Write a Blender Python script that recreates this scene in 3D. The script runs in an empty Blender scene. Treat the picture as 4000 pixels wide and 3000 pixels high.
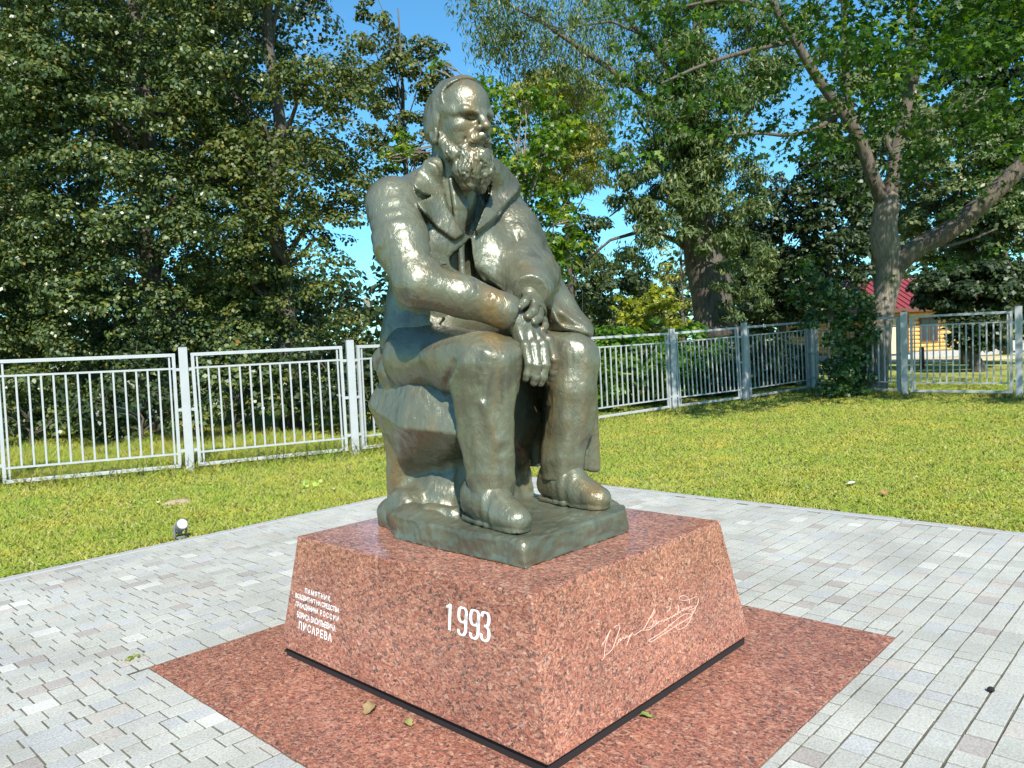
import bpy, bmesh, math, random
import numpy as np
from mathutils import Vector, Matrix

random.seed(7)
rng = np.random.default_rng(11)
R = math.radians
scene = bpy.context.scene

# ------------------------------------------------------------------ camera
cam_data = bpy.data.cameras.new('camera')
cam = bpy.data.objects.new('camera', cam_data)
scene.collection.objects.link(cam)
scene.camera = cam
cam_data.sensor_width = 36.0
cam_data.lens = 27.07
cam_data.clip_start = 0.05
cam_data.clip_end = 3000.0
CAM = Vector((-2.987, -2.905, 1.673))
_fw = Vector((0.72630, 0.68560, -0.04927)).normalized()
_roll = -0.0438
_r0 = Vector((_fw.y, -_fw.x, 0)).normalized()
_u0 = _r0.cross(_fw)
_r = math.cos(_roll) * _r0 + math.sin(_roll) * _u0
_u = -math.sin(_roll) * _r0 + math.cos(_roll) * _u0
cam.matrix_world = Matrix(((_r.x, _u.x, -_fw.x, CAM.x), (_r.y, _u.y, -_fw.y, CAM.y), (_r.z, _u.z, -_fw.z, CAM.z), (0, 0, 0, 1)))

# ------------------------------------------------------------------ sky, sun, exposure
SUN_AZ = R(52.0)          # direction in which shadows fall, from +x towards +y
SUN_EL = R(43.0)
world = bpy.data.worlds.new('World')
scene.world = world
world.use_nodes = True
wn, wl = world.node_tree.nodes, world.node_tree.links
wn.clear()
sky = wn.new('ShaderNodeTexSky')
sky.sky_type = 'NISHITA'
sky.sun_disc = False
sky.sun_elevation = SUN_EL
# direction to the sun (horizontal) is the opposite of the shadows; Nishita rotation is measured from +y clockwise
_sx, _sy = -math.cos(SUN_AZ), -math.sin(SUN_AZ)
sky.sun_rotation = math.atan2(_sx, _sy)
sky.altitude = 50
sky.air_density = 1.0
sky.dust_density = 0.15
sky.ozone_density = 1.6
bg = wn.new('ShaderNodeBackground')
bg.inputs['Strength'].default_value = 0.105
wout = wn.new('ShaderNodeOutputWorld')
tint = wn.new('ShaderNodeMix')
tint.data_type = 'RGBA'
tint.blend_type = 'MULTIPLY'
tint.inputs[0].default_value = 1.0
tint.inputs[7].default_value = (0.50, 1.0, 1.16, 1)
wl.new(sky.outputs[0], tint.inputs[6])
wl.new(tint.outputs[2], bg.inputs[0])
wl.new(bg.outputs[0], wout.inputs[0])

sun_data = bpy.data.lights.new('sun', 'SUN')
sun = bpy.data.objects.new('sun', sun_data)
scene.collection.objects.link(sun)
sun_data.energy = 5.0
sun_data.angle = R(0.53)
sun_data.color = (1.0, 0.95, 0.87)
_d = Vector((math.cos(SUN_AZ) * math.cos(SUN_EL), math.sin(SUN_AZ) * math.cos(SUN_EL), -math.sin(SUN_EL)))
sun.rotation_euler = _d.to_track_quat('-Z', 'Y').to_euler()
sun.location = (-15, -20, 25)

scene.view_settings.view_transform = 'Standard'
scene.view_settings.look = 'None'
scene.view_settings.exposure = 0.80
scene.view_settings.gamma = 1.0
scene.view_settings.use_curve_mapping = False
scene.render.engine = 'CYCLES'
scene.cycles.max_bounces = 6
scene.cycles.transparent_max_bounces = 8
scene.cycles.use_denoising = True
scene.cycles.sample_clamp_indirect = 6.0

# ------------------------------------------------------------------ helpers
COL = scene.collection


def mesh_from(name, V, F, mat=None, smooth=False):
    """numpy vertices (n,3) and faces (m,k) or list of such arrays -> mesh"""
    me = bpy.data.meshes.new(name)
    V = np.ascontiguousarray(V, dtype=np.float32)
    Fs = F if isinstance(F, list) else [F]
    Fs = [np.asarray(f, dtype=np.int32) for f in Fs if len(f)]
    tot = np.concatenate([np.full(len(f), f.shape[1], dtype=np.int32) for f in Fs])
    idx = np.concatenate([f.ravel() for f in Fs])
    me.vertices.add(len(V))
    me.vertices.foreach_set('co', V.ravel())
    me.loops.add(len(idx))
    me.loops.foreach_set('vertex_index', idx)
    me.polygons.add(len(tot))
    start = np.concatenate([[0], np.cumsum(tot)[:-1]]).astype(np.int32)
    me.polygons.foreach_set('loop_start', start)
    me.polygons.foreach_set('loop_total', tot)
    me.polygons.foreach_set('use_smooth', np.full(len(tot), smooth))
    me.update(calc_edges=True)
    if mat:
        me.materials.append(mat)
    return me


def link(name, me, parent=None, loc=(0, 0, 0)):
    o = bpy.data.objects.new(name, me)
    COL.objects.link(o)
    o.location = loc
    if parent:
        o.parent = parent
    return o


def empty(name, loc=(0, 0, 0), rz=0.0):
    o = bpy.data.objects.new(name, None)
    COL.objects.link(o)
    o.location = loc
    o.rotation_euler = (0, 0, rz)
    o.empty_display_size = 0.2
    return o


def tag(o, label=None, cat=None, group=None, kind=None):
    if label: o['label'] = label
    if cat: o['category'] = cat
    if group: o['group'] = group
    if kind: o['kind'] = kind
    return o


class MB:
    """collects verts / faces for one mesh"""
    def __init__(self):
        self.v, self.f3, self.f4, self.n = [], [], [], 0

    def add(self, V, F):
        V = np.asarray(V, dtype=np.float32).reshape(-1, 3)
        F = np.asarray(F, dtype=np.int64)
        (self.f3 if F.shape[1] == 3 else self.f4).append(F + self.n)
        self.v.append(V)
        self.n += len(V)

    def box(self, c, h, M=None):
        s = np.array([[-1, -1, -1], [1, -1, -1], [1, 1, -1], [-1, 1, -1], [-1, -1, 1], [1, -1, 1], [1, 1, 1], [-1, 1, 1]], float) * np.array(h)
        if M is not None:
            s = s @ np.asarray(M).T
        self.add(s + np.array(c), [[3, 2, 1, 0], [4, 5, 6, 7], [0, 1, 5, 4], [1, 2, 6, 5], [2, 3, 7, 6], [3, 0, 4, 7]])

    def bbox(self, c, h, b=0.003, M=None):
        """box with bevelled (chamfered) edges top and sides"""
        hx, hy, hz = h
        v = []
        for (x, y, z) in [(hx - b, hy - b, hz), (hx, hy, hz - b), (hx, hy, -hz)]:
            v += [[-x, -y, z], [x, -y, z], [x, y, z], [-x, y, z]]
        v = np.array(v)
        if M is not None:
            v = v @ np.asarray(M).T
        f = [[0, 1, 2, 3]]
        for k in (0, 4):
            for i in range(4):
                j = (i + 1) % 4
                f.append([k + i, k + 4 + i, k + 4 + j, k + j])
        f.append([11, 10, 9, 8])
        self.add(v + np.array(c), f)

    def tube(self, pts, rad, n=8, cap=True):
        P = np.asarray(pts, float)
        rad = np.broadcast_to(np.asarray(rad, float), (len(P),))
        T = np.gradient(P, axis=0) if len(P) > 2 else np.repeat((P[1] - P[0])[None], 2, 0)
        T = T / np.linalg.norm(T, axis=1)[:, None]
        ref = np.array([0.13, 0.21, 0.97]) if abs(T[0][2]) < 0.8 else np.array([0.97, 0.21, 0.1])
        V = []
        a = np.linspace(0, 2 * np.pi, n, endpoint=False)
        N = np.cross(T[0], ref); N /= np.linalg.norm(N)
        for i in range(len(P)):
            N = N - T[i] * (N @ T[i]); N /= np.linalg.norm(N)
            B = np.cross(T[i], N)
            V.append(P[i] + rad[i] * (np.cos(a)[:, None] * N + np.sin(a)[:, None] * B))
        V = np.concatenate(V)
        F = []
        for i in range(len(P) - 1):
            for k in range(n):
                k2 = (k + 1) % n
                F.append([i * n + k, i * n + k2, (i + 1) * n + k2, (i + 1) * n + k])
        self.add(V, F)
        if cap:
            m = self.n
            self.add([P[0], P[-1]], np.zeros((0, 3), int))
            b = m - len(V)
            self.f3.append(np.array([[m, b + (k + 1) % n, b + k] for k in range(n)]))
            e = b + (len(P) - 1) * n
            self.f3.append(np.array([[m + 1, e + k, e + (k + 1) % n] for k in range(n)]))

    def mesh(self, name, mat=None, smooth=False):
        F = []
        if self.f3: F.append(np.concatenate(self.f3))
        if self.f4: F.append(np.concatenate(self.f4))
        return mesh_from(name, np.concatenate(self.v), F, mat, smooth)

    def build(self, name, mat=None, parent=None, smooth=False, loc=(0, 0, 0)):
        return link(name, self.mesh(name, mat, smooth), parent, loc)


_lat = rng.random((64, 64, 64)).astype(np.float32)


def vnoise(P, f=1.0, seed=0):
    """smooth value noise in [0,1] at points P (n,3)"""
    Q = np.asarray(P, dtype=np.float32) * f + np.float32(seed * 17.31 + 100)
    I = np.floor(Q).astype(np.int64)
    t = Q - I
    t = t * t * (3 - 2 * t)
    I &= 63
    J = (I + 1) & 63
    x0, y0, z0 = I[..., 0], I[..., 1], I[..., 2]
    x1, y1, z1 = J[..., 0], J[..., 1], J[..., 2]
    tx, ty, tz = t[..., 0], t[..., 1], t[..., 2]
    a = _lat[x0, y0, z0] * (1 - tx) + _lat[x1, y0, z0] * tx
    b = _lat[x0, y1, z0] * (1 - tx) + _lat[x1, y1, z0] * tx
    c = _lat[x0, y0, z1] * (1 - tx) + _lat[x1, y0, z1] * tx
    d = _lat[x0, y1, z1] * (1 - tx) + _lat[x1, y1, z1] * tx
    return (a * (1 - ty) + b * ty) * (1 - tz) + (c * (1 - ty) + d * ty) * tz


def fbm(P, f=1.0, oct=3, seed=0):
    s, a, tot = 0, 1.0, 0
    for o in range(oct):
        s = s + a * vnoise(P, f * 2 ** o, seed + o)
        tot += a
        a *= 0.5
    return s / tot


# ------------------------------------------------------------------ sculpting: a distance field blended from round shapes, then meshed
class Sculpt:
    def __init__(self, lo, hi, h):
        self.lo = np.array(lo, float)
        self.h = h
        n = np.ceil((np.array(hi, float) - self.lo) / h).astype(int) + 1
        self.n = n
        self.ax = [(self.lo[i] + h * np.arange(n[i])).astype(np.float32) for i in range(3)]
        self.D = np.full(tuple(n), 0.5, dtype=np.float32)
        self.mats = None

    def _sl(self, lo, hi, m):
        out = []
        for i in range(3):
            a = int(np.floor((lo[i] - m - self.lo[i]) / self.h))
            b = int(np.ceil((hi[i] + m - self.lo[i]) / self.h)) + 1
            a, b = max(a, 0), min(b, self.n[i])
            if a >= b:
                return None
            out.append(slice(a, b))
        return tuple(out)

    def _pts(self, s):
        return (self.ax[0][s[0]][:, None, None], self.ax[1][s[1]][None, :, None], self.ax[2][s[2]][None, None, :])

    def _mix(self, s, d, k, op):
        D = self.D[s]
        if op == 'u':
            if k > 0:
                hh = np.maximum(k - np.abs(D - d), 0) / k
                self.D[s] = np.minimum(D, d) - hh * hh * k * 0.25
            else:
                self.D[s] = np.minimum(D, d)
        elif op == 's':
            d = -d
            if k > 0:
                hh = np.maximum(k - np.abs(D - d), 0) / k
                self.D[s] = np.maximum(D, d) + hh * hh * k * 0.25
            else:
                self.D[s] = np.maximum(D, d)

    def rc(self, a, b, ra, rb=None, k=0.04, op='u', sq=None):
        """round cone from a to b; sq = (axis direction, factor) flattens it"""
        rb = ra if rb is None else rb
        a, b = np.array(a, float), np.array(b, float)
        rm = max(ra, rb) * (sq[1] if sq and sq[1] > 1 else 1)
        s = self._sl(np.minimum(a, b) - rm, np.maximum(a, b) + rm, k + 2 * self.h)
        if s is None: return self
        x, y, z = self._pts(s)
        ab = b - a
        L = float(ab @ ab) + 1e-12
        px, py, pz = x - a[0], y - a[1], z - a[2]
        t = np.clip((px * ab[0] + py * ab[1] + pz * ab[2]) / L, 0, 1)
        qx, qy, qz = px - t * ab[0], py - t * ab[1], pz - t * ab[2]
        if sq:
            n = np.array(sq[0], float); n /= np.linalg.norm(n)
            w = (qx * n[0] + qy * n[1] + qz * n[2]) * (1 / sq[1] - 1)
            qx, qy, qz = qx + w * n[0], qy + w * n[1], qz + w * n[2]
        d = np.sqrt(qx * qx + qy * qy + qz * qz) - (ra + (rb - ra) * t)
        self._mix(s, d.astype(np.float32), k, op)
        return self

    def chain(self, pts, k=0.02, op='u', sq=None):
        for (a, ra), (b, rb) in zip(pts[:-1], pts[1:]):
            self.rc(a, b, ra, rb, k, op, sq)
        return self

    def el(self, c, r, k=0.04, op='u', M=None):
        c, r = np.array(c, float), np.array(r, float)
        R_ = r if M is None else np.full(3, r.max())
        s = self._sl(c - R_, c + R_, k + 2 * self.h)
        if s is None: return self
        x, y, z = self._pts(s)
        px, py, pz = x - c[0], y - c[1], z - c[2]
        if M is not None:
            M = np.asarray(M, float)   # columns = local axes
            px, py, pz = (px * M[0, 0] + py * M[1, 0] + pz * M[2, 0], px * M[0, 1] + py * M[1, 1] + pz * M[2, 1], px * M[0, 2] + py * M[1, 2] + pz * M[2, 2])
        k0 = np.sqrt((px / r[0]) ** 2 + (py / r[1]) ** 2 + (pz / r[2]) ** 2)
        k1 = np.sqrt((px / r[0] ** 2) ** 2 + (py / r[1] ** 2) ** 2 + (pz / r[2] ** 2) ** 2) + 1e-6
        d = k0 * (k0 - 1) / k1
        self._mix(s, d.astype(np.float32), k, op)
        return self

    def hull(self, pts, rnd=0.02, k=0.03, op='u'):
        """convex hull of points, edges softened by rnd"""
        bm = bmesh.new()
        for p in pts: bm.verts.new(p)
        bmesh.ops.convex_hull(bm, input=list(bm.verts))
        pl = []
        cen = np.mean(np.array(pts), 0)
        for f in bm.faces:
            f.normal_update()
            n = np.array(f.normal); q = np.array(f.verts[0].co)
            if np.linalg.norm(n) < .5: continue
            if (cen - q) @ n > 0: n = -n
            if not any(n @ m > .9995 and abs(n @ q - o) < 1e-3 for m, o in pl):
                pl.append((n, n @ q))
        bm.free()
        P = np.array(pts)
        s = self._sl(P.min(0), P.max(0), k + 2 * self.h)
        if s is None: return self
        x, y, z = self._pts(s)
        d = None
        for n, o in pl:
            e = (x * n[0] + y * n[1] + z * n[2] - o).astype(np.float32)
            if d is None: d = e
            else:
                hh = np.maximum(rnd - np.abs(d - e), 0) / rnd
                d = np.maximum(d, e) + hh * hh * rnd * 0.25
        self._mix(s, d, k, op)
        return self

    def warp(self, fn, lo, hi, k=0.0):
        """add fn(x,y,z) to the field inside a box (raised or sunk relief)"""
        s = self._sl(np.array(lo), np.array(hi), k)
        x, y, z = self._pts(s)
        self.D[s] = self.D[s] + fn(x, y, z).astype(np.float32)
        return self

    def mesh(self):
        D = self.D
        ins = D < 0
        nx, ny, nz = D.shape
        cnt = np.zeros((nx - 1, ny - 1, nz - 1), np.int8)
        for i in (0, 1):
            for j in (0, 1):
                for k in (0, 1):
                    cnt += ins[i:nx - 1 + i, j:ny - 1 + j, k:nz - 1 + k]
        act = np.argwhere((cnt > 0) & (cnt < 8))
        idx = np.full(cnt.shape, -1, np.int32)
        idx[act[:, 0], act[:, 1], act[:, 2]] = np.arange(len(act))
        cor = {}
        for i in (0, 1):
            for j in (0, 1):
                for k in (0, 1):
                    cor[(i, j, k)] = D[act[:, 0] + i, act[:, 1] + j, act[:, 2] + k]
        S = np.zeros((len(act), 3)); W = np.zeros(len(act))
        for c0 in list(cor):
            for ax in range(3):
                if c0[ax] == 1: continue
                c1 = tuple(1 if q == ax else c0[q] for q in range(3))
                a, b = cor[c0], cor[c1]
                m = (a < 0) != (b < 0)
                t = np.where(m, a / np.where(m, a - b, 1), 0)
                p = np.repeat(np.array(c0, float)[None], len(act), 0)
                p[:, ax] = t
                S[m] += p[m]; W[m] += 1
        V = self.lo + self.h * (act + S / W[:, None])
        F = []
        for ax in range(3):
            s0 = [slice(None)] * 3; s1 = [slice(None)] * 3
            s0[ax] = slice(0, -1); s1[ax] = slice(1, None)
            A, B = ins[tuple(s0)], ins[tuple(s1)]
            E = np.argwhere(A != B)
            o1, o2 = (ax + 1) % 3, (ax + 2) % 3
            ok = (E[:, o1] > 0) & (E[:, o2] > 0) & (E[:, o1] < D.shape[o1] - 1) & (E[:, o2] < D.shape[o2] - 1)
            E = E[ok]
            q = []
            for (u, v) in ((-1, -1), (0, -1), (0, 0), (-1, 0)):
                C = E.copy(); C[:, o1] += u; C[:, o2] += v
                q.append(idx[C[:, 0], C[:, 1], C[:, 2]])
            q = np.stack(q, 1)
            fl = A[E[:, 0], E[:, 1], E[:, 2]]
            q[~fl] = q[~fl][:, ::-1]
            F.append(q)
        return V, np.concatenate(F)

    def grad(self, V):
        """outward unit normals from the field at vertices (trilinear differences)"""
        e = self.h
        g = np.stack([self.sample(V + np.eye(3)[i] * e) - self.sample(V - np.eye(3)[i] * e) for i in range(3)], 1)
        return g / (np.linalg.norm(g, axis=1)[:, None] + 1e-9)

    def sample(self, P):
        Q = np.clip((P - self.lo) / self.h, 0, np.array(self.D.shape) - 1.001)
        I = Q.astype(int); t = Q - I
        r = 0
        for i in (0, 1):
            for j in (0, 1):
                for k in (0, 1):
                    w = (t[:, 0] if i else 1 - t[:, 0]) * (t[:, 1] if j else 1 - t[:, 1]) * (t[:, 2] if k else 1 - t[:, 2])
                    r = r + w * self.D[I[:, 0] + i, I[:, 1] + j, I[:, 2] + k]
        return r


def in_poly(px, py, poly):
    """even-odd point in polygon for arrays"""
    inside = np.zeros(np.broadcast(px, py).shape, bool)
    n = len(poly)
    for i in range(n):
        x0, y0 = poly[i]; x1, y1 = poly[(i + 1) % n]
        c = (y0 > py) != (y1 > py)
        xi = (x1 - x0) * (py - y0) / ((y1 - y0) if y1 != y0 else 1e-9) + x0
        inside ^= c & (px < xi)
    return inside


def poly_sd(px, py, poly):
    """signed distance (negative inside) to a polygon"""
    d = None
    n = len(poly)
    for i in range(n):
        x0, y0 = poly[i]; x1, y1 = poly[(i + 1) % n]
        ex, ey = x1 - x0, y1 - y0
        t = np.clip(((px - x0) * ex + (py - y0) * ey) / (ex * ex + ey * ey + 1e-12), 0, 1)
        q = np.sqrt((px - x0 - t * ex) ** 2 + (py - y0 - t * ey) ** 2)
        d = q if d is None else np.minimum(d, q)
    return np.where(in_poly(px, py, poly), -d, d)


# ------------------------------------------------------------------ materials
def new_mat(name):
    m = bpy.data.materials.new(name)
    m.use_nodes = True
    nt = m.node_tree
    b = nt.nodes['Principled BSDF']
    return m, nt, nt.nodes, nt.links, b


def N(nt, typ, **kw):
    n = nt.nodes.new(typ)
    for k, v in kw.items():
        if k in ('operation', 'blend_type', 'data_type', 'feature', 'noise_dimensions', 'wave_type', 'bands_direction', 'distance', 'interpolation_type', 'clamp'):
            setattr(n, k, v)
        else:
            n.inputs[k].default_value = v
    return n


def ramp(nt, src, stops, interp='LINEAR'):
    r = nt.nodes.new('ShaderNodeValToRGB')
    r.color_ramp.interpolation = interp
    el = r.color_ramp.elements
    while len(el) < len(stops): el.new(.5)
    for e, (p, c) in zip(el, stops):
        e.position = p
        e.color = (*c, 1) if len(c) == 3 else c
    nt.links.new(src, r.inputs[0])
    return r


def mixc(nt, fac, a, b, typ='MIX'):
    n = nt.nodes.new('ShaderNodeMix')
    n.data_type = 'RGBA'
    n.blend_type = typ
    for sock, v in ((n.inputs[0], fac), (n.inputs[6], a), (n.inputs[7], b)):
        if hasattr(v, 'links') or hasattr(v, 'is_output'):
            nt.links.new(v, sock)
        else:
            sock.default_value = (*v, 1) if isinstance(v, (tuple, list)) and len(v) == 3 else v
    return n.outputs[2]


def coords(nt, out='Object', scale=None):
    t = nt.nodes.new('ShaderNodeTexCoord')
    o = t.outputs[out]
    if scale:
        mp = nt.nodes.new('ShaderNodeMapping')
        mp.inputs['Scale'].default_value = scale
        nt.links.new(o, mp.inputs[0])
        o = mp.outputs[0]
    return o


def noise(nt, vec, scale, detail=4, rough=.55, dist=0.0):
    n = nt.nodes.new('ShaderNodeTexNoise')
    n.inputs['Scale'].default_value = scale
    n.inputs['Detail'].default_value = detail
    n.inputs['Roughness'].default_value = rough
    n.inputs['Distortion'].default_value = dist
    if vec is not None: nt.links.new(vec, n.inputs['Vector'])
    return n.outputs[0]


def bump(nt, b, h, strength, dist=.01, prev=None):
    n = nt.nodes.new('ShaderNodeBump')
    n.inputs['Strength'].default_value = strength
    n.inputs['Distance'].default_value = dist
    nt.links.new(h, n.inputs['Height'])
    if prev is not None: nt.links.new(prev, n.inputs['Normal'])
    nt.links.new(n.outputs[0], b.inputs['Normal'])
    return n.outputs[0]


def mat_bronze():
    m, nt, nd, lk, b = new_mat('bronze_patina')
    co = coords(nt)
    n1 = noise(nt, co, 2.6, 5, .6, .4)
    base = ramp(nt, n1, [(.28, (.080, .080, .050)), (.50, (.128, .128, .080)), (.72, (.150, .162, .110))])
    # rusty ochre runs down the cloth
    cs = coords(nt, 'Object', (5, 5, .9))
    n2 = noise(nt, cs, 1.0, 4, .55)
    f2 = ramp(nt, n2, [(.53, (0, 0, 0)), (.70, (.8, .8, .8))])
    c = mixc(nt, f2.outputs[0], base.outputs[0], (.190, .125, .045))
    # green verdigris, more of it low down on the slab
    n3 = noise(nt, co, 5.5, 6, .65, .6)
    sep = nd.new('ShaderNodeSeparateXYZ'); lk.new(co, sep.inputs[0])
    mr = nd.new('ShaderNodeMapRange'); mr.inputs[1].default_value = .02; mr.inputs[2].default_value = .75; mr.inputs[3].default_value = .13; mr.inputs[4].default_value = 0.0
    lk.new(sep.outputs[2], mr.inputs[0])
    ad = N(nt, 'ShaderNodeMath', operation='ADD'); lk.new(n3, ad.inputs[0]); lk.new(mr.outputs[0], ad.inputs[1])
    f3 = ramp(nt, ad.outputs[0], [(.62, (0, 0, 0)), (.88, (.6, .6, .6))])
    c = mixc(nt, f3.outputs[0], c, (.22, .28, .22))
    # dark smut in streaks
    n4 = noise(nt, coords(nt, 'Object', (9, 9, 2.2)), 1.3, 5, .6)
    f4 = ramp(nt, n4, [(.56, (0, 0, 0)), (.72, (.75, .75, .75))])
    c = mixc(nt, f4.outputs[0], c, (.060, .058, .045))
    # the slab and the shoes keep a darker green skin, with less of the ochre
    mr2 = nd.new('ShaderNodeMapRange'); mr2.inputs[1].default_value = .06; mr2.inputs[2].default_value = .24; mr2.inputs[3].default_value = .65; mr2.inputs[4].default_value = 0.0
    lk.new(sep.outputs[2], mr2.inputs[0])
    gr = ramp(nt, n1, [(.3, (.070, .080, .055)), (.7, (.135, .160, .115))])
    c = mixc(nt, mr2.outputs[0], c, gr.outputs[0])
    lk.new(c, b.inputs['Base Color'])
    b.inputs['Metallic'].default_value = .32
    r = ramp(nt, n3, [(.3, (.30,) * 3), (.7, (.44,) * 3)])
    lk.new(r.outputs[0], b.inputs['Roughness'])
    b.inputs['Coat Weight'].default_value = .55
    b.inputs['Coat Roughness'].default_value = .31
    h1 = noise(nt, coords(nt, 'Object', (1, 1, .55)), 42, 3, .6, .8)
    h2 = noise(nt, co, 150, 2, .5, .5)
    h3 = noise(nt, coords(nt, 'Object', (1, 1, .8)), 16, 4, .7, 1.2)
    p0 = bump(nt, b, h3, .26, .014)
    p = bump(nt, b, h1, .48, .009, p0)
    p2 = bump(nt, b, h2, .18, .0035, p)
    # small scattered pits and scratches
    v = nd.new('ShaderNodeTexVoronoi'); v.inputs['Scale'].default_value = 34; v.inputs['Randomness'].default_value = 1
    lk.new(coords(nt, 'Object', (1, 1, .5)), v.inputs['Vector'])
    pr = ramp(nt, v.outputs[0], [(.05, (0, 0, 0)), (.16, (1, 1, 1))])
    bump(nt, b, pr.outputs[0], .35, .006, p2)
    return m


def mat_granite(name, polish=.16, dark=1.0):
    m, nt, nd, lk, b = new_mat(name)
    co = coords(nt)
    wn = nd.new('ShaderNodeTexNoise'); wn.inputs['Scale'].default_value = 26; wn.inputs['Detail'].default_value = 3
    lk.new(co, wn.inputs['Vector'])
    wv = nd.new('ShaderNodeVectorMath'); wv.operation = 'MULTIPLY_ADD'
    lk.new(wn.outputs['Color'], wv.inputs[0]); wv.inputs[1].default_value = (.045, .045, .045); lk.new(co, wv.inputs[2])
    mp = nd.new('ShaderNodeMapping'); mp.inputs['Scale'].default_value = (1, .6, 1.4); mp.inputs['Rotation'].default_value = (.5, .3, .6)
    lk.new(wv.outputs[0], mp.inputs[0])
    v = nd.new('ShaderNodeTexVoronoi'); v.inputs['Scale'].default_value = 88
    lk.new(mp.outputs[0], v.inputs['Vector'])
    sp = nd.new('ShaderNodeSeparateColor'); lk.new(v.outputs['Color'], sp.inputs[0])
    k = dark
    c = ramp(nt, sp.outputs[0], [(.0, (.045 * k, .038 * k, .038 * k)), (.11, (.12 * k, .065 * k, .055 * k)), (.22, (.24 * k, .085 * k, .062 * k)), (.42, (.34 * k, .125 * k, .082 * k)), (.62, (.42 * k, .180 * k, .115 * k)), (.82, (.48 * k, .25 * k, .17 * k)), (.95, (.54 * k, .35 * k, .26 * k)), (.99, (.26 * k, .22 * k, .20 * k))], 'CONSTANT')
    # second, finer set of crystals
    v2 = nd.new('ShaderNodeTexVoronoi'); v2.inputs['Scale'].default_value = 180
    lk.new(mp.outputs[0], v2.inputs['Vector'])
    s2 = nd.new('ShaderNodeSeparateColor'); lk.new(v2.outputs['Color'], s2.inputs[0])
    c2 = ramp(nt, s2.outputs[0], [(.0, (.05 * k, .042 * k, .04 * k)), (.22, (.20 * k, .08 * k, .06 * k)), (.50, (.37 * k, .15 * k, .095 * k)), (.82, (.50 * k, .30 * k, .21 * k))], 'CONSTANT')
    cc = mixc(nt, .45, c.outputs[0], c2.outputs[0])
    big = noise(nt, co, 3.2, 3, .5)
    br = ramp(nt, big, [(.3, (.82, .80, .80)), (.7, (1.12, 1.10, 1.06))])
    cc = mixc(nt, 1.0, cc, br.outputs[0], 'MULTIPLY')
    lk.new(cc, b.inputs['Base Color'])
    b.inputs['Roughness'].default_value = polish
    b.inputs['Specular IOR Level'].default_value = .45
    return m


def mat_simple(name, col, rough=.6, var=.0, scale=20, metallic=0.0, bumpv=0.0, bs=60):
    m, nt, nd, lk, b = new_mat(name)
    b.inputs['Base Color'].default_value = (*col, 1)
    b.inputs['Roughness'].default_value = rough
    b.inputs['Metallic'].default_value = metallic
    if var:
        n = noise(nt, coords(nt), scale, 4, .6)
        r = ramp(nt, n, [(.3, tuple(x * (1 - var) for x in col)), (.7, tuple(min(1, x * (1 + var)) for x in col))])
        lk.new(r.outputs[0], b.inputs['Base Color'])
    if bumpv:
        bump(nt, b, noise(nt, coords(nt), bs, 4, .6), bumpv, .01)
    return m


def mat_paver():
    m, nt, nd, lk, b = new_mat('concrete_paver')
    oi = nd.new('ShaderNodeObjectInfo')
    ge = nd.new('ShaderNodeNewGeometry')
    ad = N(nt, 'ShaderNodeMath', operation='ADD'); lk.new(oi.outputs['Random'], ad.inputs[0]); lk.new(ge.outputs['Random Per Island'], ad.inputs[1])
    fr = N(nt, 'ShaderNodeMath', operation='FRACT'); lk.new(ad.outputs[0], fr.inputs[0])
    c = ramp(nt, fr.outputs[0], [(.0, (.375, .375, .335)), (.22, (.345, .348, .312)), (.42, (.392, .393, .353)), (.60, (.36, .364, .335)), (.76, (.352, .358, .350)), (.85, (.375, .350, .312)), (.92, (.310, .285, .258)), (.965, (.46, .46, .42))], 'CONSTANT')
    wp = nd.new('ShaderNodeNewGeometry').outputs['Position']
    n = noise(nt, wp, 95, 4, .8)
    r = ramp(nt, n, [(.30, (.58, .58, .58)), (.50, (1.0, 1.0, 1.0)), (.70, (1.28, 1.28, 1.28))])
    cc = mixc(nt, 1.0, c.outputs[0], r.outputs[0], 'MULTIPLY')
    n2 = noise(nt, wp, 1.1, 4, .6)
    r2 = ramp(nt, n2, [(.30, (.80, .79, .77)), (.62, (1.08, 1.08, 1.07))])
    cc = mixc(nt, 1.0, cc, r2.outputs[0], 'MULTIPLY')
    lk.new(cc, b.inputs['Base Color'])
    b.inputs['Roughness'].default_value = .85
    bump(nt, b, n, .5, .004)
    return m


def mat_leaf(name, stops, trans=.35, rough=.42, tcol=None, spec=.5):
    """two-sided leaf: glossy diffuse plus light coming through"""
    m, nt, nd, lk, b = new_mat(name)
    ge = nd.new('ShaderNodeNewGeometry')
    c = ramp(nt, ge.outputs['Random Per Island'], stops)
    big = noise(nt, ge.outputs['Position'], .55, 3, .5)
    br = ramp(nt, big, [(.32, (.82, .86, .80)), (.66, (1.16, 1.12, 1.05))])
    cc = mixc(nt, 1.0, c.outputs[0], br.outputs[0], 'MULTIPLY')
    lk.new(cc, b.inputs['Base Color'])
    b.inputs['Roughness'].default_value = rough
    b.inputs['Specular IOR Level'].default_value = spec
    t = nd.new('ShaderNodeBsdfTranslucent')
    tc = mixc(nt, 1.0, cc, tcol or (1.25, 1.35, .55), 'MULTIPLY')
    lk.new(tc, t.inputs[0])
    mx = nd.new('ShaderNodeMixShader'); mx.inputs[0].default_value = trans
    lk.new(b.outputs[0], mx.inputs[1]); lk.new(t.outputs[0], mx.inputs[2])
    lk.new(mx.outputs[0], nd['Material Output'].inputs[0])
    return m


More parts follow.
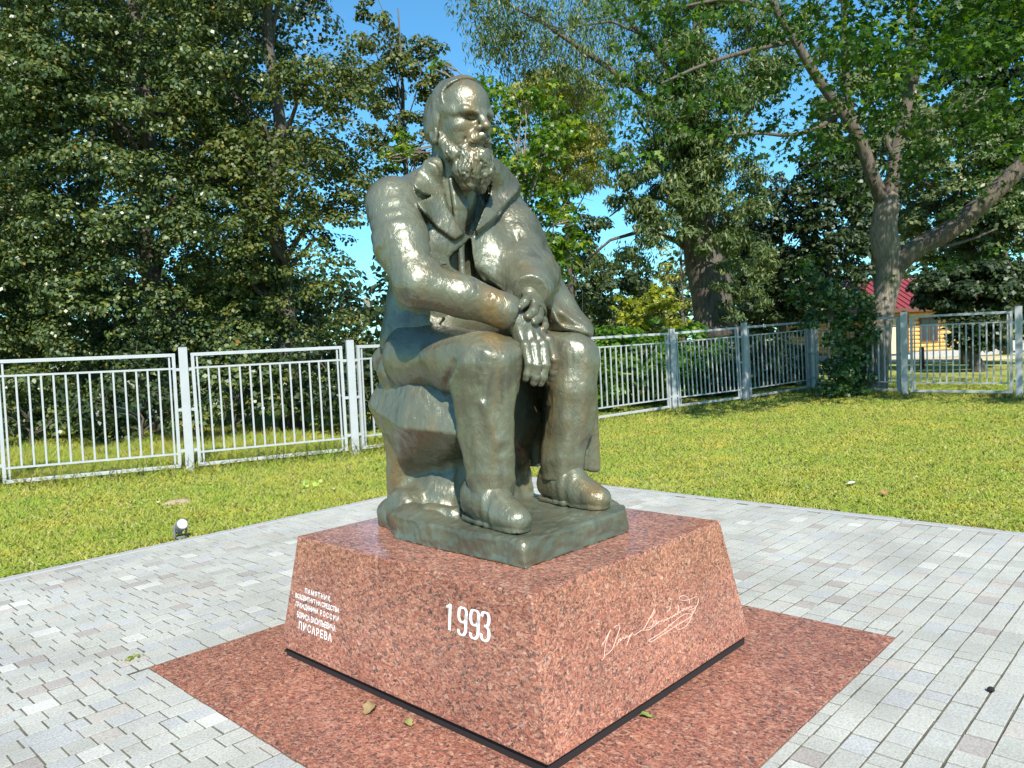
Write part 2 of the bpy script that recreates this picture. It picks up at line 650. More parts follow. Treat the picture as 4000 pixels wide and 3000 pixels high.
def mat_grass():
    m, nt, nd, lk, b = new_mat('grass_blade')
    ge = nd.new('ShaderNodeNewGeometry')
    c = ramp(nt, ge.outputs['Random Per Island'], [(.0, (.185, .260, .030)), (.25, (.260, .330, .036)), (.55, (.330, .370, .048)), (.80, (.390, .390, .070)), (.93, (.45, .40, .12)), (1.0, (.50, .44, .21))])
    n = noise(nt, ge.outputs['Position'], 1.1, 4, .6)
    r = ramp(nt, n, [(.30, (.80, .98, .75)), (.52, (1, 1, 1)), (.70, (1.25, 1.08, .95))])
    cc = mixc(nt, 1.0, c.outputs[0], r.outputs[0], 'MULTIPLY')
    lk.new(cc, b.inputs['Base Color'])
    b.inputs['Roughness'].default_value = .6
    # blades scatter light like a soft upward facing pile rather than like flat cards
    vm = nd.new('ShaderNodeVectorMath'); vm.operation = 'MULTIPLY_ADD'; vm.inputs[1].default_value = (.45, .45, .45); vm.inputs[2].default_value = (0, 0, .8)
    lk.new(ge.outputs['Normal'], vm.inputs[0])
    vn = nd.new('ShaderNodeVectorMath'); vn.operation = 'NORMALIZE'; lk.new(vm.outputs[0], vn.inputs[0])
    lk.new(vn.outputs[0], b.inputs['Normal'])
    t = nd.new('ShaderNodeBsdfTranslucent')
    tc = mixc(nt, 1.0, cc, (1.1, 1.25, .5), 'MULTIPLY'); lk.new(tc, t.inputs[0])
    mx = nd.new('ShaderNodeMixShader'); mx.inputs[0].default_value = .22
    lk.new(b.outputs[0], mx.inputs[1]); lk.new(t.outputs[0], mx.inputs[2])
    lk.new(mx.outputs[0], nd['Material Output'].inputs[0])
    return m


def mat_lawn_soil():
    m, nt, nd, lk, b = new_mat('lawn_soil')
    p = nd.new('ShaderNodeNewGeometry').outputs['Position']
    n = noise(nt, p, 34, 5, .7)
    n2 = noise(nt, p, .9, 4, .6)
    a = ramp(nt, n, [(.30, (.16, .18, .034)), (.50, (.27, .28, .052)), (.68, (.36, .33, .10))])
    c = ramp(nt, n2, [(.32, (.85, .98, .8)), (.70, (1.18, 1.05, .95))])
    cc = mixc(nt, 1.0, a.outputs[0], c.outputs[0], 'MULTIPLY')
    lk.new(cc, b.inputs['Base Color'])
    b.inputs['Roughness'].default_value = .9
    bump(nt, b, n, .6, .03)
    return m


def mat_bark(name, c0, c1, scale=6.0, strength=.8):
    m, nt, nd, lk, b = new_mat(name)
    co = coords(nt, 'Object', (1, 1, .22))
    v = noise(nt, co, scale * 2.2, 6, .65, 1.5)
    c = ramp(nt, v, [(.30, c0), (.62, c1), (.85, tuple(min(1, x * 1.25) for x in c1))])
    n = noise(nt, coords(nt), 2.0, 4, .6)
    f = ramp(nt, n, [(.52, (0, 0, 0)), (.70, (.55, .55, .55))])
    cc = mixc(nt, f.outputs[0], c.outputs[0], (.10, .11, .055))
    lk.new(cc, b.inputs['Base Color'])
    b.inputs['Roughness'].default_value = .85
    bump(nt, b, v, strength, .05)
    return m


M = {}
M['bronze'] = mat_bronze()
M['granite'] = mat_granite('red_granite', .20)
M['granite_floor'] = mat_granite('red_granite_floor', .33, .92)
M['paver'] = mat_paver()
M['mortar'] = mat_simple('joint_sand', (.10, .092, .062), .95, .45, 12, bumpv=.5)
M['kerb'] = mat_simple('kerb_concrete', (.31, .315, .31), .85, .10, 30, bumpv=.25, bs=180)
M['soil'] = mat_lawn_soil()
M['grass'] = mat_grass()
M['fence'] = mat_simple('pale_grey_paint', (.34, .36, .37), .42, .07, 6)
M['fence_cap'] = mat_simple('black_plastic_cap', (.04, .04, .045), .5)
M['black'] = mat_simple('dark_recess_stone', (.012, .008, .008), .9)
M['letter'] = mat_simple('white_letter_paint', (.80, .79, .77), .7, .06, 60)
M['sign_line'] = mat_simple('pale_incised_line', (.60, .40, .32), .8)
M['lamp_grey'] = mat_simple('grey_lamp_enamel', (.17, .175, .19), .4)
M['lamp_glass'] = mat_simple('frosted_lamp_glass', (.85, .87, .90), .12)
M['bark_grey'] = mat_bark('grey_maple_bark', (.070, .055, .040), (.27, .225, .17), 5)
M['bark_limb'] = mat_bark('shaded_brown_limb_bark', (.045, .034, .026), (.125, .098, .074), 5)  # darker than the trunk bark: canopy shade on the limbs put into the colour
M['bark_dark'] = mat_bark('dark_willow_bark', (.035, .028, .022), (.13, .105, .085), 4, 1.0)
M['bark_linden'] = mat_bark('linden_bark', (.04, .036, .03), (.12, .105, .085), 6)
M['linden'] = mat_leaf('linden_leaf', [(.0, (.034, .064, .024)), (.35, (.062, .100, .034)), (.72, (.098, .138, .044)), (.92, (.150, .170, .042)), (.985, (.20, .18, .04)), (1., (.26, .14, .03))], .24, .38, (1.1, 1.2, .5), .48)
M['linden_far'] = mat_leaf('olive_leaf', [(.0, (.046, .074, .022)), (.5, (.092, .122, .032)), (.90, (.150, .160, .040)), (1., (.20, .15, .035))], .28, .45, None, .28)
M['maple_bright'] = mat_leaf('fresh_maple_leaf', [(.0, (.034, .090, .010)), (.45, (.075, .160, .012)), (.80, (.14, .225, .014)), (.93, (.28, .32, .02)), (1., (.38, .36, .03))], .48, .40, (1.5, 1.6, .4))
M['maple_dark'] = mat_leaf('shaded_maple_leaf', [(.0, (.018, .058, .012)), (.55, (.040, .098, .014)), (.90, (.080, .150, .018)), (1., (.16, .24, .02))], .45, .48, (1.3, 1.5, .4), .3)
M['willow'] = mat_leaf('willow_leaf', [(.0, (.056, .096, .034)), (.5, (.110, .158, .058)), (.9, (.190, .228, .10)), (1., (.26, .27, .08))], .36, .42, None, .35)
M['willow_gold'] = mat_leaf('golden_willow_leaf', [(.0, (.22, .23, .04)), (.5, (.36, .35, .07)), (1., (.48, .44, .12))], .5, .5)
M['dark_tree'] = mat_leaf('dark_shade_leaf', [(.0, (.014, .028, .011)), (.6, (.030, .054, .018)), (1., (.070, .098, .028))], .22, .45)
M['grey_tree'] = mat_leaf('silvery_leaf', [(.0, (.064, .104, .038)), (.5, (.115, .156, .064)), (1., (.20, .22, .10))], .32, .42, None, .35)
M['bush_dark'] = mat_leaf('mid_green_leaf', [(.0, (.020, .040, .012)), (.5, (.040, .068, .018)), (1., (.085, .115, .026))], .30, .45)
M['bush_bright'] = mat_leaf('bright_shrub_leaf', [(.0, (.050, .140, .014)), (.5, (.105, .24, .022)), (.9, (.18, .32, .028)), (1., (.28, .36, .04))], .55, .42)
M['clover'] = mat_leaf('clover_leaf', [(.0, (.10, .17, .022)), (.6, (.17, .25, .03)), (1., (.28, .33, .05))], .3, .5)
M['bush_gold'] = mat_leaf('golden_leaf', [(.0, (.13, .17, .015)), (.5, (.24, .28, .02)), (1., (.38, .38, .03))], .45, .5)
M['ivy'] = mat_leaf('creeper_leaf', [(.0, (.022, .062, .016)), (.5, (.046, .105, .022)), (.9, (.085, .150, .032)), (1., (.26, .30, .22))], .30, .38)


# ------------------------------------------------------------------ the bronze statue
SRX, SRY = 0.684, -0.728          # oblique axis used to lay out the lapel relief across the chest


def rel(x, y):
    return SRX * x + SRY * y


def dep(x, y):
    return 0.7269 * x + 0.6864 * y


def finish(V, F, S, stroke=0.0025, fold=None, seed=0, keep=None):
    """clay tool marks: push the vertices along the normals by noise"""
    N = S.grad(V)
    d = stroke * (fbm(V, 18, 2, seed) - 0.5) * 1.4 + stroke * 0.6 * (np.abs(fbm(V * np.array([1, 1, .6]), 48, 2, seed + 5) - .5) * 4 - .8)
    if fold is not None:
        d = d + fold(V)
    if keep is not None:
        d = d * keep(V)
    return V + N * d[:, None]


def join(parts):
    Vs, Fs, n = [], [], 0
    for V, F in parts:
        Vs.append(V); Fs.append(F + n); n += len(V)
    return np.concatenate(Vs), np.concatenate(Fs)


def build_statue(mat):
    root = empty('bronze_statue', (-0.05, 0.05, 0.681))
    tag(root, 'large green brown bronze statue of a seated bearded man in a long coat', 'statue')
    off = np.array(root.location)

    def part(name, V, F, parent=root):
        me = mesh_from(name, V - off, F, mat, True)
        o = link(name, me, parent)
        return o

    # ---------------- head (local axes: his left, forward, up)
    HC = np.array([-0.125, 0.092, 2.932])
    a, p, rl = R(-4), R(5), R(1)
    fw = np.array([math.sin(a) * math.cos(p), -math.cos(a) * math.cos(p), -math.sin(p)])
    lf = np.array([math.cos(a), math.sin(a), 0.0])
    up = np.cross(fw, lf)
    lf = lf * math.cos(rl) + up * math.sin(rl); up = np.cross(fw, lf)
    HM = np.stack([lf, fw, up], 1)

    def H(q):
        return HC + HM @ np.array(q, float)

    def loc(x, y, z):
        dx, dy, dz = x - HC[0], y - HC[1], z - HC[2]
        return [dx * HM[0, i] + dy * HM[1, i] + dz * HM[2, i] for i in range(3)]

    lo, hi = (-.46, -.25, 2.33), (.2, .45, 3.2)
    S = Sculpt(lo, hi, 0.0056)

    def skull(S, g=0.0):
        S.el(H((0, -.01, -.028)), (.147 + g, .188 + g, .180 + g), .02, M=HM)
        S.el(H((0, .05, .012)), (.124 + g, .128 + g, .125 + g), .03, M=HM)
        S.el(H((0, -.06, -.06)), (.138 + g, .135 + g, .14 + g), .03, M=HM)
    skull(S)
    S.el(H((0, .050, -.12)), (.110, .108, .145), .04, M=HM)
    S.el(H((0, .075, -.215)), (.075, .085, .075), .04, M=HM)
    for s in (-1, 1):
        S.el(H((s * .085, .098, -.112)), (.042, .042, .030), .03, M=HM)          # cheekbone
        S.rc(H((s * .108, .07, -.035)), H((s * .125, .02, -.02)), .026, .02, .03)  # temple rim
        S.chain([(H((s * .110, .105, -.048)), .017), (H((s * .080, .147, -.038)), .022), (H((s * .020, .178, -.048)), .019)], .018)  # brow
        S.el(H((s * .082, .072, -.165)), (.036, .052, .065), .04, M=HM)           # cheek
        S.el(H((s * .057, .172, -.072)), (.034, .036, .0195), .014, 's', M=HM)     # eye socket
        S.el(H((s * .057, .112, -.080)), (.029, .030, .024), .006, M=HM)           # eyeball
        S.rc(H((s * .088, .118, -.068)), H((s * .032, .134, -.062)), .007, .007, .008)  # upper lid
        S.rc(H((s * .084, .120, -.094)), H((s * .034, .132, -.094)), .007, .007, .012)  # lower lid
        S.rc(H((s * .080, .126, -.110)), H((s * .036, .148, -.104)), .006, .006, .012)
    S.rc(H((-.010, .186, -.020)), H((-.006, .190, -.046)), .003, .003, .01, 's')
    # nose
    S.chain([(H((0, .166, -.048)), .018), (H((0, .190, -.078)), .019), (H((0, .212, -.106)), .022)], .016)
    S.el(H((0, .216, -.116)), (.023, .023, .020), .012, M=HM)
    for s in (-1, 1):
        S.el(H((s * .024, .188, -.122)), (.016, .022, .016), .010, M=HM)
        S.el(H((s * .011, .198, -.138)), (.007, .010, .008), .004, 's', M=HM)
        S.rc(H((s * .040, .165, -.128)), H((s * .070, .135, -.178)), .007, .006, .012, 's')  # cheek fold
    S.el(H((0, .150, -.165)), (.055, .045, .04), .03, M=HM)
    S.rc(H((-.024, .164, -.222)), H((.024, .164, -.222)), .012, .012, .012)           # lower lip
    S.rc(H((-.04, .182, -.208)), H((.04, .182, -.208)), .009, .009, .008, 's')
    # ears
    for s in (-1, 1):
        S.el(H((s * 0.150, -0.030, -0.135)), (.017, .034, .052), .012, M=HM)
        S.el(H((s * 0.166, -0.024, -0.130)), (.010, .018, .030), .008, 's', M=HM)
        S.el(H((s * 0.150, -0.018, -0.178)), (.014, .016, .016), .01, M=HM)
    # neck
    S.rc(H((0, -.035, -.14)), np.array([-.10, .22, 2.45]), .115, .14, .05)
    V, F = S.mesh()
    N = S.grad(V)
    V = V + N * (0.0018 * (fbm(V, 30, 2, 1) - .5) * 2)[:, None]
    head = (V, F)

    # ---------------- hair and beard
    S = Sculpt(lo, hi, 0.005)
    skull(S, 0.013)
    for s in (-1, 1):
        S.el(H((s * .128, -.035, -.095)), (.034, .060, .060), .03, M=HM)
        S.el(H((s * .108, -.080, -.145)), (.042, .055, .07), .04, M=HM)
    S.el(H((0, -.115, -.145)), (.11, .07, .09), .04, M=HM)
    Xl = loc(*S._pts((slice(None),) * 3))
    Xl[2] = Xl[2] + .03
    edge = 0.028 + 0.30 * Xl[2] + .020 * np.sin(Xl[2] * 38 + 1.0) + .05 * np.clip(.1 - np.abs(Xl[0]), 0, .1) * 0
    edge = np.where(Xl[2] < -.03, .020 + .28 * (Xl[2] + .03), edge)
    cut = np.maximum(Xl[1] - edge, -(Xl[2] + .175) - .25 * np.clip(Xl[1] + .05, -.2, .2))
    # the hair lies thick on the crown and thins to nothing at the temples and the nape
    S.D = S.D + (.009 * np.clip((.10 - Xl[2]) / .10, 0, 1) * np.clip((Xl[1] + .03) / .04, 0, 1) + .035 * np.clip((-.105 - Xl[2]) / .07, 0, 1)).astype(np.float32)
    S.D = np.maximum(S.D, cut.astype(np.float32))
    part_line = np.abs(Xl[0] - .035) - .006
    S.D = S.D + np.where((Xl[2] > .1) & (Xl[1] > -.05), np.clip(.007 - np.abs(part_line) * .5, 0, .007), 0).astype(np.float32)
    V, F = S.mesh()
    L = (V - HC) @ HM
    N = S.grad(V)
    comb = np.sin((L[:, 1] * 55 + L[:, 2] * 18) + 5 * fbm(V, 9, 2, 3)) * .0030 + (fbm(L * np.array([1.2, 2.2, .5]), 26, 2, 4) - .5) * .009
    V = V + N * comb[:, None]
    hair = (V, F)

    S = Sculpt(lo, hi, 0.0045)
    for s in (-1, 1):
        S.chain([(H((s * .134, .010, -.140)), .013), (H((s * .127, .035, -.190)), .023), (H((s * .110, .072, -.245)), .036), (H((s * .055, .110, -.290)), .055)], .03)
        S.chain([(H((s * .004, .186, -.156)), .015), (H((s * .042, .170, -.176)), .020), (H((s * .076, .134, -.222)), .018), (H((s * .088, .112, -.262)), .014)], .012)
        S.chain([(H((s * .018, .186, -.166)), .010), (H((s * .056, .152, -.206)), .011), (H((s * .074, .122, -.262)), .009)], .006)
        S.chain([(H((s * .03, .115, -.275)), .075), (H((s * .044, .118, -.330)), .068), (H((s * .040, .116, -.395)), .040)], .025)
    S.el(H((0, .158, -.262)), (.036, .03, .028), .02, M=HM)
    S.el(H((0, .205, -.214)), (.050, .060, .017), .008, 's', M=HM)
    S.el(H((0, .172, -.262)), (.040, .034, .030), .02, M=HM)
    S.rc(H((0.012, .225, -.345)), H((.014, .195, -.46)), .006, .030, .03, 's')
    S.rc(H((-.07, .175, -.31)), H((-.06, .175, -.43)), .006, .009, .014, 's')
    V, F = S.mesh()
    N = S.grad(V)
    L = (V - HC) @ HM
    w = np.clip((-L[:, 2] - .10) / .12, .55, 1)
    warp = (np.stack([vnoise(V, 16, 8), vnoise(V, 16, 9), vnoise(V, 16, 10)], 1) - .5) * .045
    Q = (L + warp * 1.3) * np.array([1.3, 1.3, .38])
    curls = 1 - np.abs(fbm(Q, 40, 2, 6) - .5) * 5
    V = V + N * (w * (curls * .008 + (fbm(V + warp, 20, 2, 2) - .5) * .018 + (fbm(Q, 95, 1, 3) - .5) * .007))[:, None]
    beard = (V, F)

    # ---------------- hands
    S = Sculpt((-.32, -.52, 1.44), (.20, -.10, 2.02), 0.0050)
    wr = np.array([-.17, -.285, 1.82])
    # right hand hanging from the wrist, four fingers down
    S.rc(np.array([-.24, -.25, 1.86]), np.array([-.155, -.315, 1.775]), .060, .060, .03)
    S.hull([(-.215, -.335, 1.80), (-.09, -.36, 1.80), (-.225, -.385, 1.665), (-.02, -.395, 1.685), (-.21, -.25, 1.79), (-.08, -.27, 1.79), (-.215, -.325, 1.665), (-.03, -.335, 1.685), (-.115, -.418, 1.67)], .014, .02)
    K = [(-.212, -.385, 1.672), (-.168, -.402, 1.668), (-.108, -.405, 1.672), (-.040, -.388, 1.692)]
    Pm = [(-.218, -.413, 1.585), (-.186, -.432, 1.575), (-.128, -.434, 1.575), (-.032, -.412, 1.598)]
    Dd = [(-.222, -.402, 1.535), (-.186, -.422, 1.520), (-.138, -.424, 1.516), (-.020, -.392, 1.535)]
    T = [(-.220, -.388, 1.512), (-.182, -.404, 1.490), (-.136, -.406, 1.486), (-.010, -.372, 1.500)]
    rad = [.0225, .0255, .0265, .0255]
    for i in range(4):
        r = rad[i]
        S.chain([(K[i], r * 1.12), (Pm[i], r), (Dd[i], r * .88), (T[i], r * .78)], .008)
        S.el(K[i], (r * 1.15, r * 1.1, r * 1.0), .012)
        S.el(Pm[i], (r * 1.08, r * 1.1, r * .8), .006)
        n0 = np.array(T[i]) + np.array([-.006, -.014, .004])
        S.el(n0, (.012, .006, .017), .003)
        # crease at the knuckles
        for q in (Pm[i], Dd[i]):
            q = np.array(q)
            S.rc(q + [-r, -r * .95, .006], q + [r, -r * .95, .006], .0022, .0022, .004, 's')
    for i in range(3):   # tendons
        S.rc(np.array(K[i + 1]) + [0, -.006, 0], np.array([-.14, -.345, 1.80]), .010, .008, .02)
    # thumb behind the palm, against the left knee
    S.chain([((-.03, -.31, 1.76), .034), ((.012, -.335, 1.685), .028), ((.02, -.345, 1.63), .024), ((.016, -.345, 1.59), .02)], .02)
    # left hand lies across the right wrist, its fingertips curl over
    S.hull([(-.125, -.285, 1.945), (.06, -.265, 1.955), (-.12, -.325, 1.905), (.075, -.29, 1.795), (.105, -.25, 1.84), (-.06, -.352, 1.895), (0, -.20, 1.90), (.02, -.345, 1.84), (.085, -.255, 1.92), (.04, -.31, 1.90), (-.06, -.22, 1.95), (.05, -.20, 1.94)], .014, .02)
    ft = [((-.202, -.352, 1.862), (-.165, -.350, 1.885), (-.095, -.300, 1.905), .0225),
          ((-.172, -.375, 1.816), (-.130, -.372, 1.838), (-.060, -.322, 1.868), .0245),
          ((-.136, -.382, 1.788), (-.098, -.376, 1.806), (-.030, -.325, 1.835), .0240),
          ((-.060, -.375, 1.753), (-.038, -.366, 1.768), (.012, -.315, 1.798), .0205)]
    for t, m, b, r in ft:
        S.chain([(b, r * 1.1), (m, r), (t, r * .9)], .006)
        S.el(np.array(t) + [-.014, -.008, -.002], (.010, .012, .013), .003)
    V, F = S.mesh()
    N = S.grad(V)
    V = V + N * (.0016 * (fbm(V, 40, 2, 8) - .5) * 2)[:, None]
    hands = (V, F)

    # ---------------- torso under the coat: waistcoat, shirt, neck cloth, arms inside the sleeves
    S = Sculpt((-.66, -.40, 1.4), (.60, .66, 2.66), 0.0108)
    S.el((-.08, .37, 2.20), (.30, .215, .40), .05)
    S.el((-.07, .38, 1.75), (.30, .28, .32), .08)
    S.el((.06, .17, 1.86), (.25, .19, .19), .08)
    S.el((-.02, -.16, 1.83), (.10, .10, .08), .05)
    S.rc((-.10, .22, 2.5), (-.11, .18, 2.62), .13, .125, .04)
    S.rc((-.42, .27, 2.42), (.32, .28, 2.42), .09, .09, .04)
    S.chain([((-.45, .25, 2.42), .08), ((-.56, -.02, 1.99), .07), ((-.20, -.275, 1.84), .055)], .03)
    S.chain([((.36, .27, 2.42), .08), ((.46, .10, 2.10), .07), ((.0, -.235, 1.93), .055)], .03)
    for k_, (xa, xb) in enumerate([(-.20, -.185), (-.165, -.172), (-.135, -.160), (-.10, -.145)]):   # folds of the neck cloth
        S.chain([((xa, .10, 2.56), .018), ((xa * .6 + xb * .4, .082, 2.42), .015), ((xb, .095, 2.24), .009)], .012)
    S.rc((-.155, .098, 2.25), (-.16, .09, 1.98), .02, .02, .03)
    V, F = S.mesh()
    V = finish(V, F, S, .002, seed=3)
    core = (V, F)
    fig = part('figure', *join([head, hands, core]))
    part('hair', *hair, fig)
    part('beard', *beard, fig)

    # ---------------- coat
    S = Sculpt((-.74, -.47, .90), (.68, .78, 2.78), 0.0094)
    S.el((-.08, .30, 2.22), (.36, .235, .40), .05)
    S.el((-.08, .40, 2.30), (.36, .22, .36), .08)
    S.el((-.05, .42, 1.84), (.30, .33, .44), .08)
    S.el((-.07, .46, 1.72), (.30, .30, .24), .06)
    S.rc((-.45, .27, 2.43), (.33, .29, 2.44), .125, .125, .06)
    S.rc((-.34, .27, 2.50), (-.17, .24, 2.62), .09, .07, .05)
    S.rc((.20, .28, 2.52), (.02, .23, 2.63), .09, .07, .05)
    S.el((-.08, .34, 2.56), (.20, .15, .13), .05)
    S.rc((.29, .22, 2.575), (.07, .17, 2.66), .075, .065, .06)
    S.rc((.07, .17, 2.66), (-.10, .30, 2.67), .06, .06, .04)
    S.rc((-.24, .17, 2.62), (-.12, .30, 2.67), .06, .06, .04)
    # right sleeve
    S.chain([((-.475, .25, 2.415), .138), ((-.55, .10, 2.20), .128), ((-.56, -.015, 1.995), .112)], .06)
    S.chain([((-.56, -.02, 1.992), .110), ((-.40, -.155, 1.925), .100), ((-.235, -.262, 1.850), .084)], .04)
    S.rc((-.246, -.256, 1.856), (-.222, -.272, 1.845), .088, .088, .012)
    S.el((-.36, .00, 2.12), (.11, .11, .11), .05, 's')
    # sharp creases: armpit, bend of the elbow, between sleeve and breast
    S.chain([((-.385, .105, 2.44), .008), ((-.375, .045, 2.27), .016), ((-.35, .02, 2.10), .018)], .03, 's')
    S.chain([((-.395, -.03, 2.065), .006), ((-.47, -.085, 2.06), .011), ((-.56, -.10, 2.045), .006)], .02, 's')
    S.chain([((-.40, .03, 2.13), .006), ((-.49, -.03, 2.125), .011), ((-.60, -.03, 2.11), .006)], .02, 's')
    S.rc((-.42, -.06, 2.09), (-.57, -.095, 2.08), .016, .010, .03)
    S.chain([((-.38, -.215, 1.975), .005), ((-.33, -.27, 1.91), .009), ((-.31, -.27, 1.83), .005)], .02, 's')
    # sleeve mouth is hollow round the wrist
    S.rc((-.205, -.283, 1.837), (-.13, -.33, 1.80), .066, .075, .012, 's')
    # left sleeve
    S.chain([((.350, .25, 2.43), .130), ((.375, .15, 2.25), .118), ((.39, .07, 2.09), .108)], .08)
    S.chain([((.39, .07, 2.09), .108), ((.24, -.07, 2.03), .112), ((.085, -.185, 1.970), .096), ((.0, -.250, 1.955), .088)], .09)
    S.rc((.30, .12, 2.36), (.20, -.06, 2.08), .12, .10, .12)
    # coat swept over the left arm down on to the thigh
    S.chain([((.36, .25, 2.47), .08), ((.39, .13, 2.24), .08), ((.405, .03, 2.06), .075), ((.400, -.10, 1.89), .070), ((.395, -.27, 1.755), .055)], .10)
    S.rc((.12, -.03, 2.10), (.075, -.15, 1.99), .10, .09, .10)
    S.chain([((.155, .02, 2.37), .006), ((.165, -.035, 2.20), .014), ((.15, -.10, 2.07), .010)], .03, 's')
    S.chain([((.20, -.11, 2.10), .006), ((.29, -.07, 2.125), .013), ((.37, -.01, 2.13), .006)], .02, 's')
    S.rc((.22, -.115, 2.13), (.36, -.02, 2.165), .016, .012, .03)
    S.chain([((.18, -.15, 2.03), .005), ((.26, -.125, 2.045), .010), ((.34, -.06, 2.05), .005)], .02, 's')
    bx = S._sl((-.12, -.40, 1.80), (.19, -.12, 2.06), 0)
    xx, yy, zz = S._pts(bx)
    pl_ = (-.195 * (xx + .012) - .15 * (yy + .262) - .085 * (zz - 1.943)) / .26
    S.D[bx] = np.maximum(S.D[bx], pl_.astype(np.float32))
    S.hull([(.41, .10, 2.10), (.20, -.02, 2.02), (.16, -.20, 1.93), (.20, -.29, 1.77), (.40, -.385, 1.69), (.44, -.20, 1.72), (.42, .0, 1.70), (.28, .0, 1.70)], .04, .05)
    S.hull([(.185, -.235, 1.925), (.175, -.30, 1.80), (.35, -.37, 1.745), (.18, -.33, 1.77), (.27, -.20, 1.77), (.21, -.42, 1.80), (.25, -.36, 1.86)], .02, .02, 's')
    # left front of the coat
    S.hull([(-.05, .06, 2.32), (-.115, .085, 2.26), (-.105, .050, 2.10), (-.055, -.01, 2.025), (.045, -.09, 1.965), (.12, -.16, 2.0), (.28, .10, 2.40), (.40, .02, 2.16), (.30, -.06, 2.06), (.15, .2, 2.0), (-.02, .2, 2.2)], .05, .06)
    # skirts: one over the seat behind the right thigh, one hanging outside the left leg
    S.hull([(-.33, .38, 1.84), (-.37, .45, 1.68), (-.40, .33, 1.535), (-.365, .50, 1.535), (-.2, .6, 1.9), (-.2, .66, 1.52), (-.25, .34, 1.55)], .04, .04)
    S.hull([(.33, -.31, 1.66), (.40, -.36, 1.64), (.43, .1, 1.78), (.36, .15, 1.75), (.325, -.285, .975), (.42, -.335, .955), (.45, .16, .95), (.36, .18, .96), (.46, -.1, 1.3)], .012, .04)
    # opening below the button
    hol = [(-.122, 2.262), (-.161, 2.218), (-.214, 2.178), (-.242, 2.146), (-.236, 2.105), (-.20, 2.085), (-.125, 2.035), (-.056, 1.992), (.083, 1.948), (-.02, 1.99), (-.075, 2.035), (-.112, 2.10), (-.122, 2.18)]

    def carve(x, y, z):
        s_, t_ = rel(x, y), dep(x, y)
        sd = poly_sd(s_, z + 0 * s_, hol)
        return np.maximum(sd, t_ - .125) * 1.0 + 0 * z
    sl = (slice(None),) * 3
    x, y, z = S._pts(sl)
    bx = S._sl((-.45, -.3, 1.9), (.2, .25, 2.3), 0)
    xx, yy, zz = S._pts(bx)
    c_ = carve(xx + 0 * zz, yy + 0 * xx, zz + 0 * xx + 0 * yy).astype(np.float32)
    S.D[bx] = np.maximum(S.D[bx], -c_)
    # neck opening: V between the lapels
    vee = [(-.246, 2.68), (-.25, 2.52), (-.242, 2.467), (-.229, 2.403), (-.198, 2.349), (-.150, 2.285), (-.115, 2.262), (-.088, 2.30), (-.066, 2.38), (-.031, 2.464), (-.013, 2.56), (-.02, 2.68), (-.1, 2.9), (-.2, 2.9)]
    bx = S._sl((-.45, -.3, 2.2), (.35, .40, 2.78), 0)
    xx, yy, zz = S._pts(bx)
    xx, yy, zz = np.broadcast_arrays(xx, yy, zz)
    s_, t_ = rel(xx, yy), dep(xx, yy)
    c_ = np.maximum(poly_sd(s_, zz, vee), t_ - .105 - .25 * np.clip(zz - 2.3, 0, 1))
    S.D[bx] = np.maximum(S.D[bx], -c_.astype(np.float32))
    # lapels and collar stand proud with a crisp edge
    lap = [([(-.373, 2.402), (-.342, 2.358), (-.29, 2.300), (-.205, 2.236), (-.150, 2.27), (-.198, 2.349), (-.229, 2.403), (-.246, 2.475), (-.308, 2.462), (-.363, 2.412)], .030),
           ([(-.335, 2.66), (-.382, 2.598), (-.390, 2.546), (-.385, 2.496), (-.374, 2.472), (-.311, 2.461), (-.24, 2.478), (-.255, 2.552), (-.27, 2.62)], .032),
           ([(.0, 2.72), (.077, 2.70), (.142, 2.645), (.166, 2.591), (.143, 2.538), (.056, 2.437), (-.014, 2.343), (-.085, 2.272), (-.105, 2.285), (-.066, 2.38), (-.031, 2.464), (-.008, 2.56), (.0, 2.653)], .050)]
    bx = S._sl((-.55, -.3, 2.15), (.45, .34, 2.75), 0)
    xx, yy, zz = S._pts(bx)
    xx, yy, zz = np.broadcast_arrays(xx, yy, zz)
    s_ = rel(xx, yy)
    for poly, h_ in lap:
        sd = poly_sd(s_, zz, poly)
        w_ = np.clip(.5 - sd / .007, 0, 1)
        # thickest along the outer edge so that it rolls away from the chest
        S.D[bx] -= (w_ * h_).astype(np.float32)

    def folds(V):
        x, y, z = V[:, 0], V[:, 1], V[:, 2]
        f = (fbm(V * np.array([1, 1, .45]), 6, 2, 31) - .5) * .014
        # creases inside the right elbow and across the left sleeve
        e = np.exp(-((x + .45) ** 2 + (y - .02) ** 2 + (z - 2.03) ** 2) / .02)
        f += e * .010 * np.sin((z * .8 + x * .6) * 75)
        e = np.exp(-((x - .30) ** 2 + (y - .02) ** 2 + (z - 2.10) ** 2) / .03)
        f += e * .011 * np.sin((z * 1.0 - x * .35) * 62)
        e = np.exp(-((x + .56) ** 2 + (y - .12) ** 2 + (z - 2.26) ** 2) / .02)
        f += e * .006 * np.sin((z + .3 * y) * 80)
        # long folds of the skirts
        w = np.clip((1.62 - z) / .2, 0, 1)
        f += w * .010 * np.sin(y * 42 + 2 * z)
        return f
    V, F = S.mesh()
    V = finish(V, F, S, .0034, folds, 12)
    part('coat', V, F, fig)

    # ---------------- trousers
    S = Sculpt((-.55, -.50, .88), (.50, .62, 1.84), 0.0096)
    S.rc((-.25, .38, 1.635), (-.31, -.19, 1.605), .200, .145, .05)
    S.hull([(-.47, .10, 1.66), (-.16, .10, 1.70), (-.455, -.20, 1.70), (-.18, -.22, 1.745), (-.44, -.335, 1.665), (-.185, -.365, 1.70), (-.35, -.40, 1.62), (-.245, -.40, 1.64),
            (-.435, -.32, 1.45), (-.205, -.34, 1.45), (-.45, -.05, 1.52), (-.19, -.05, 1.55), (-.32, .10, 1.46)], .02, .06)
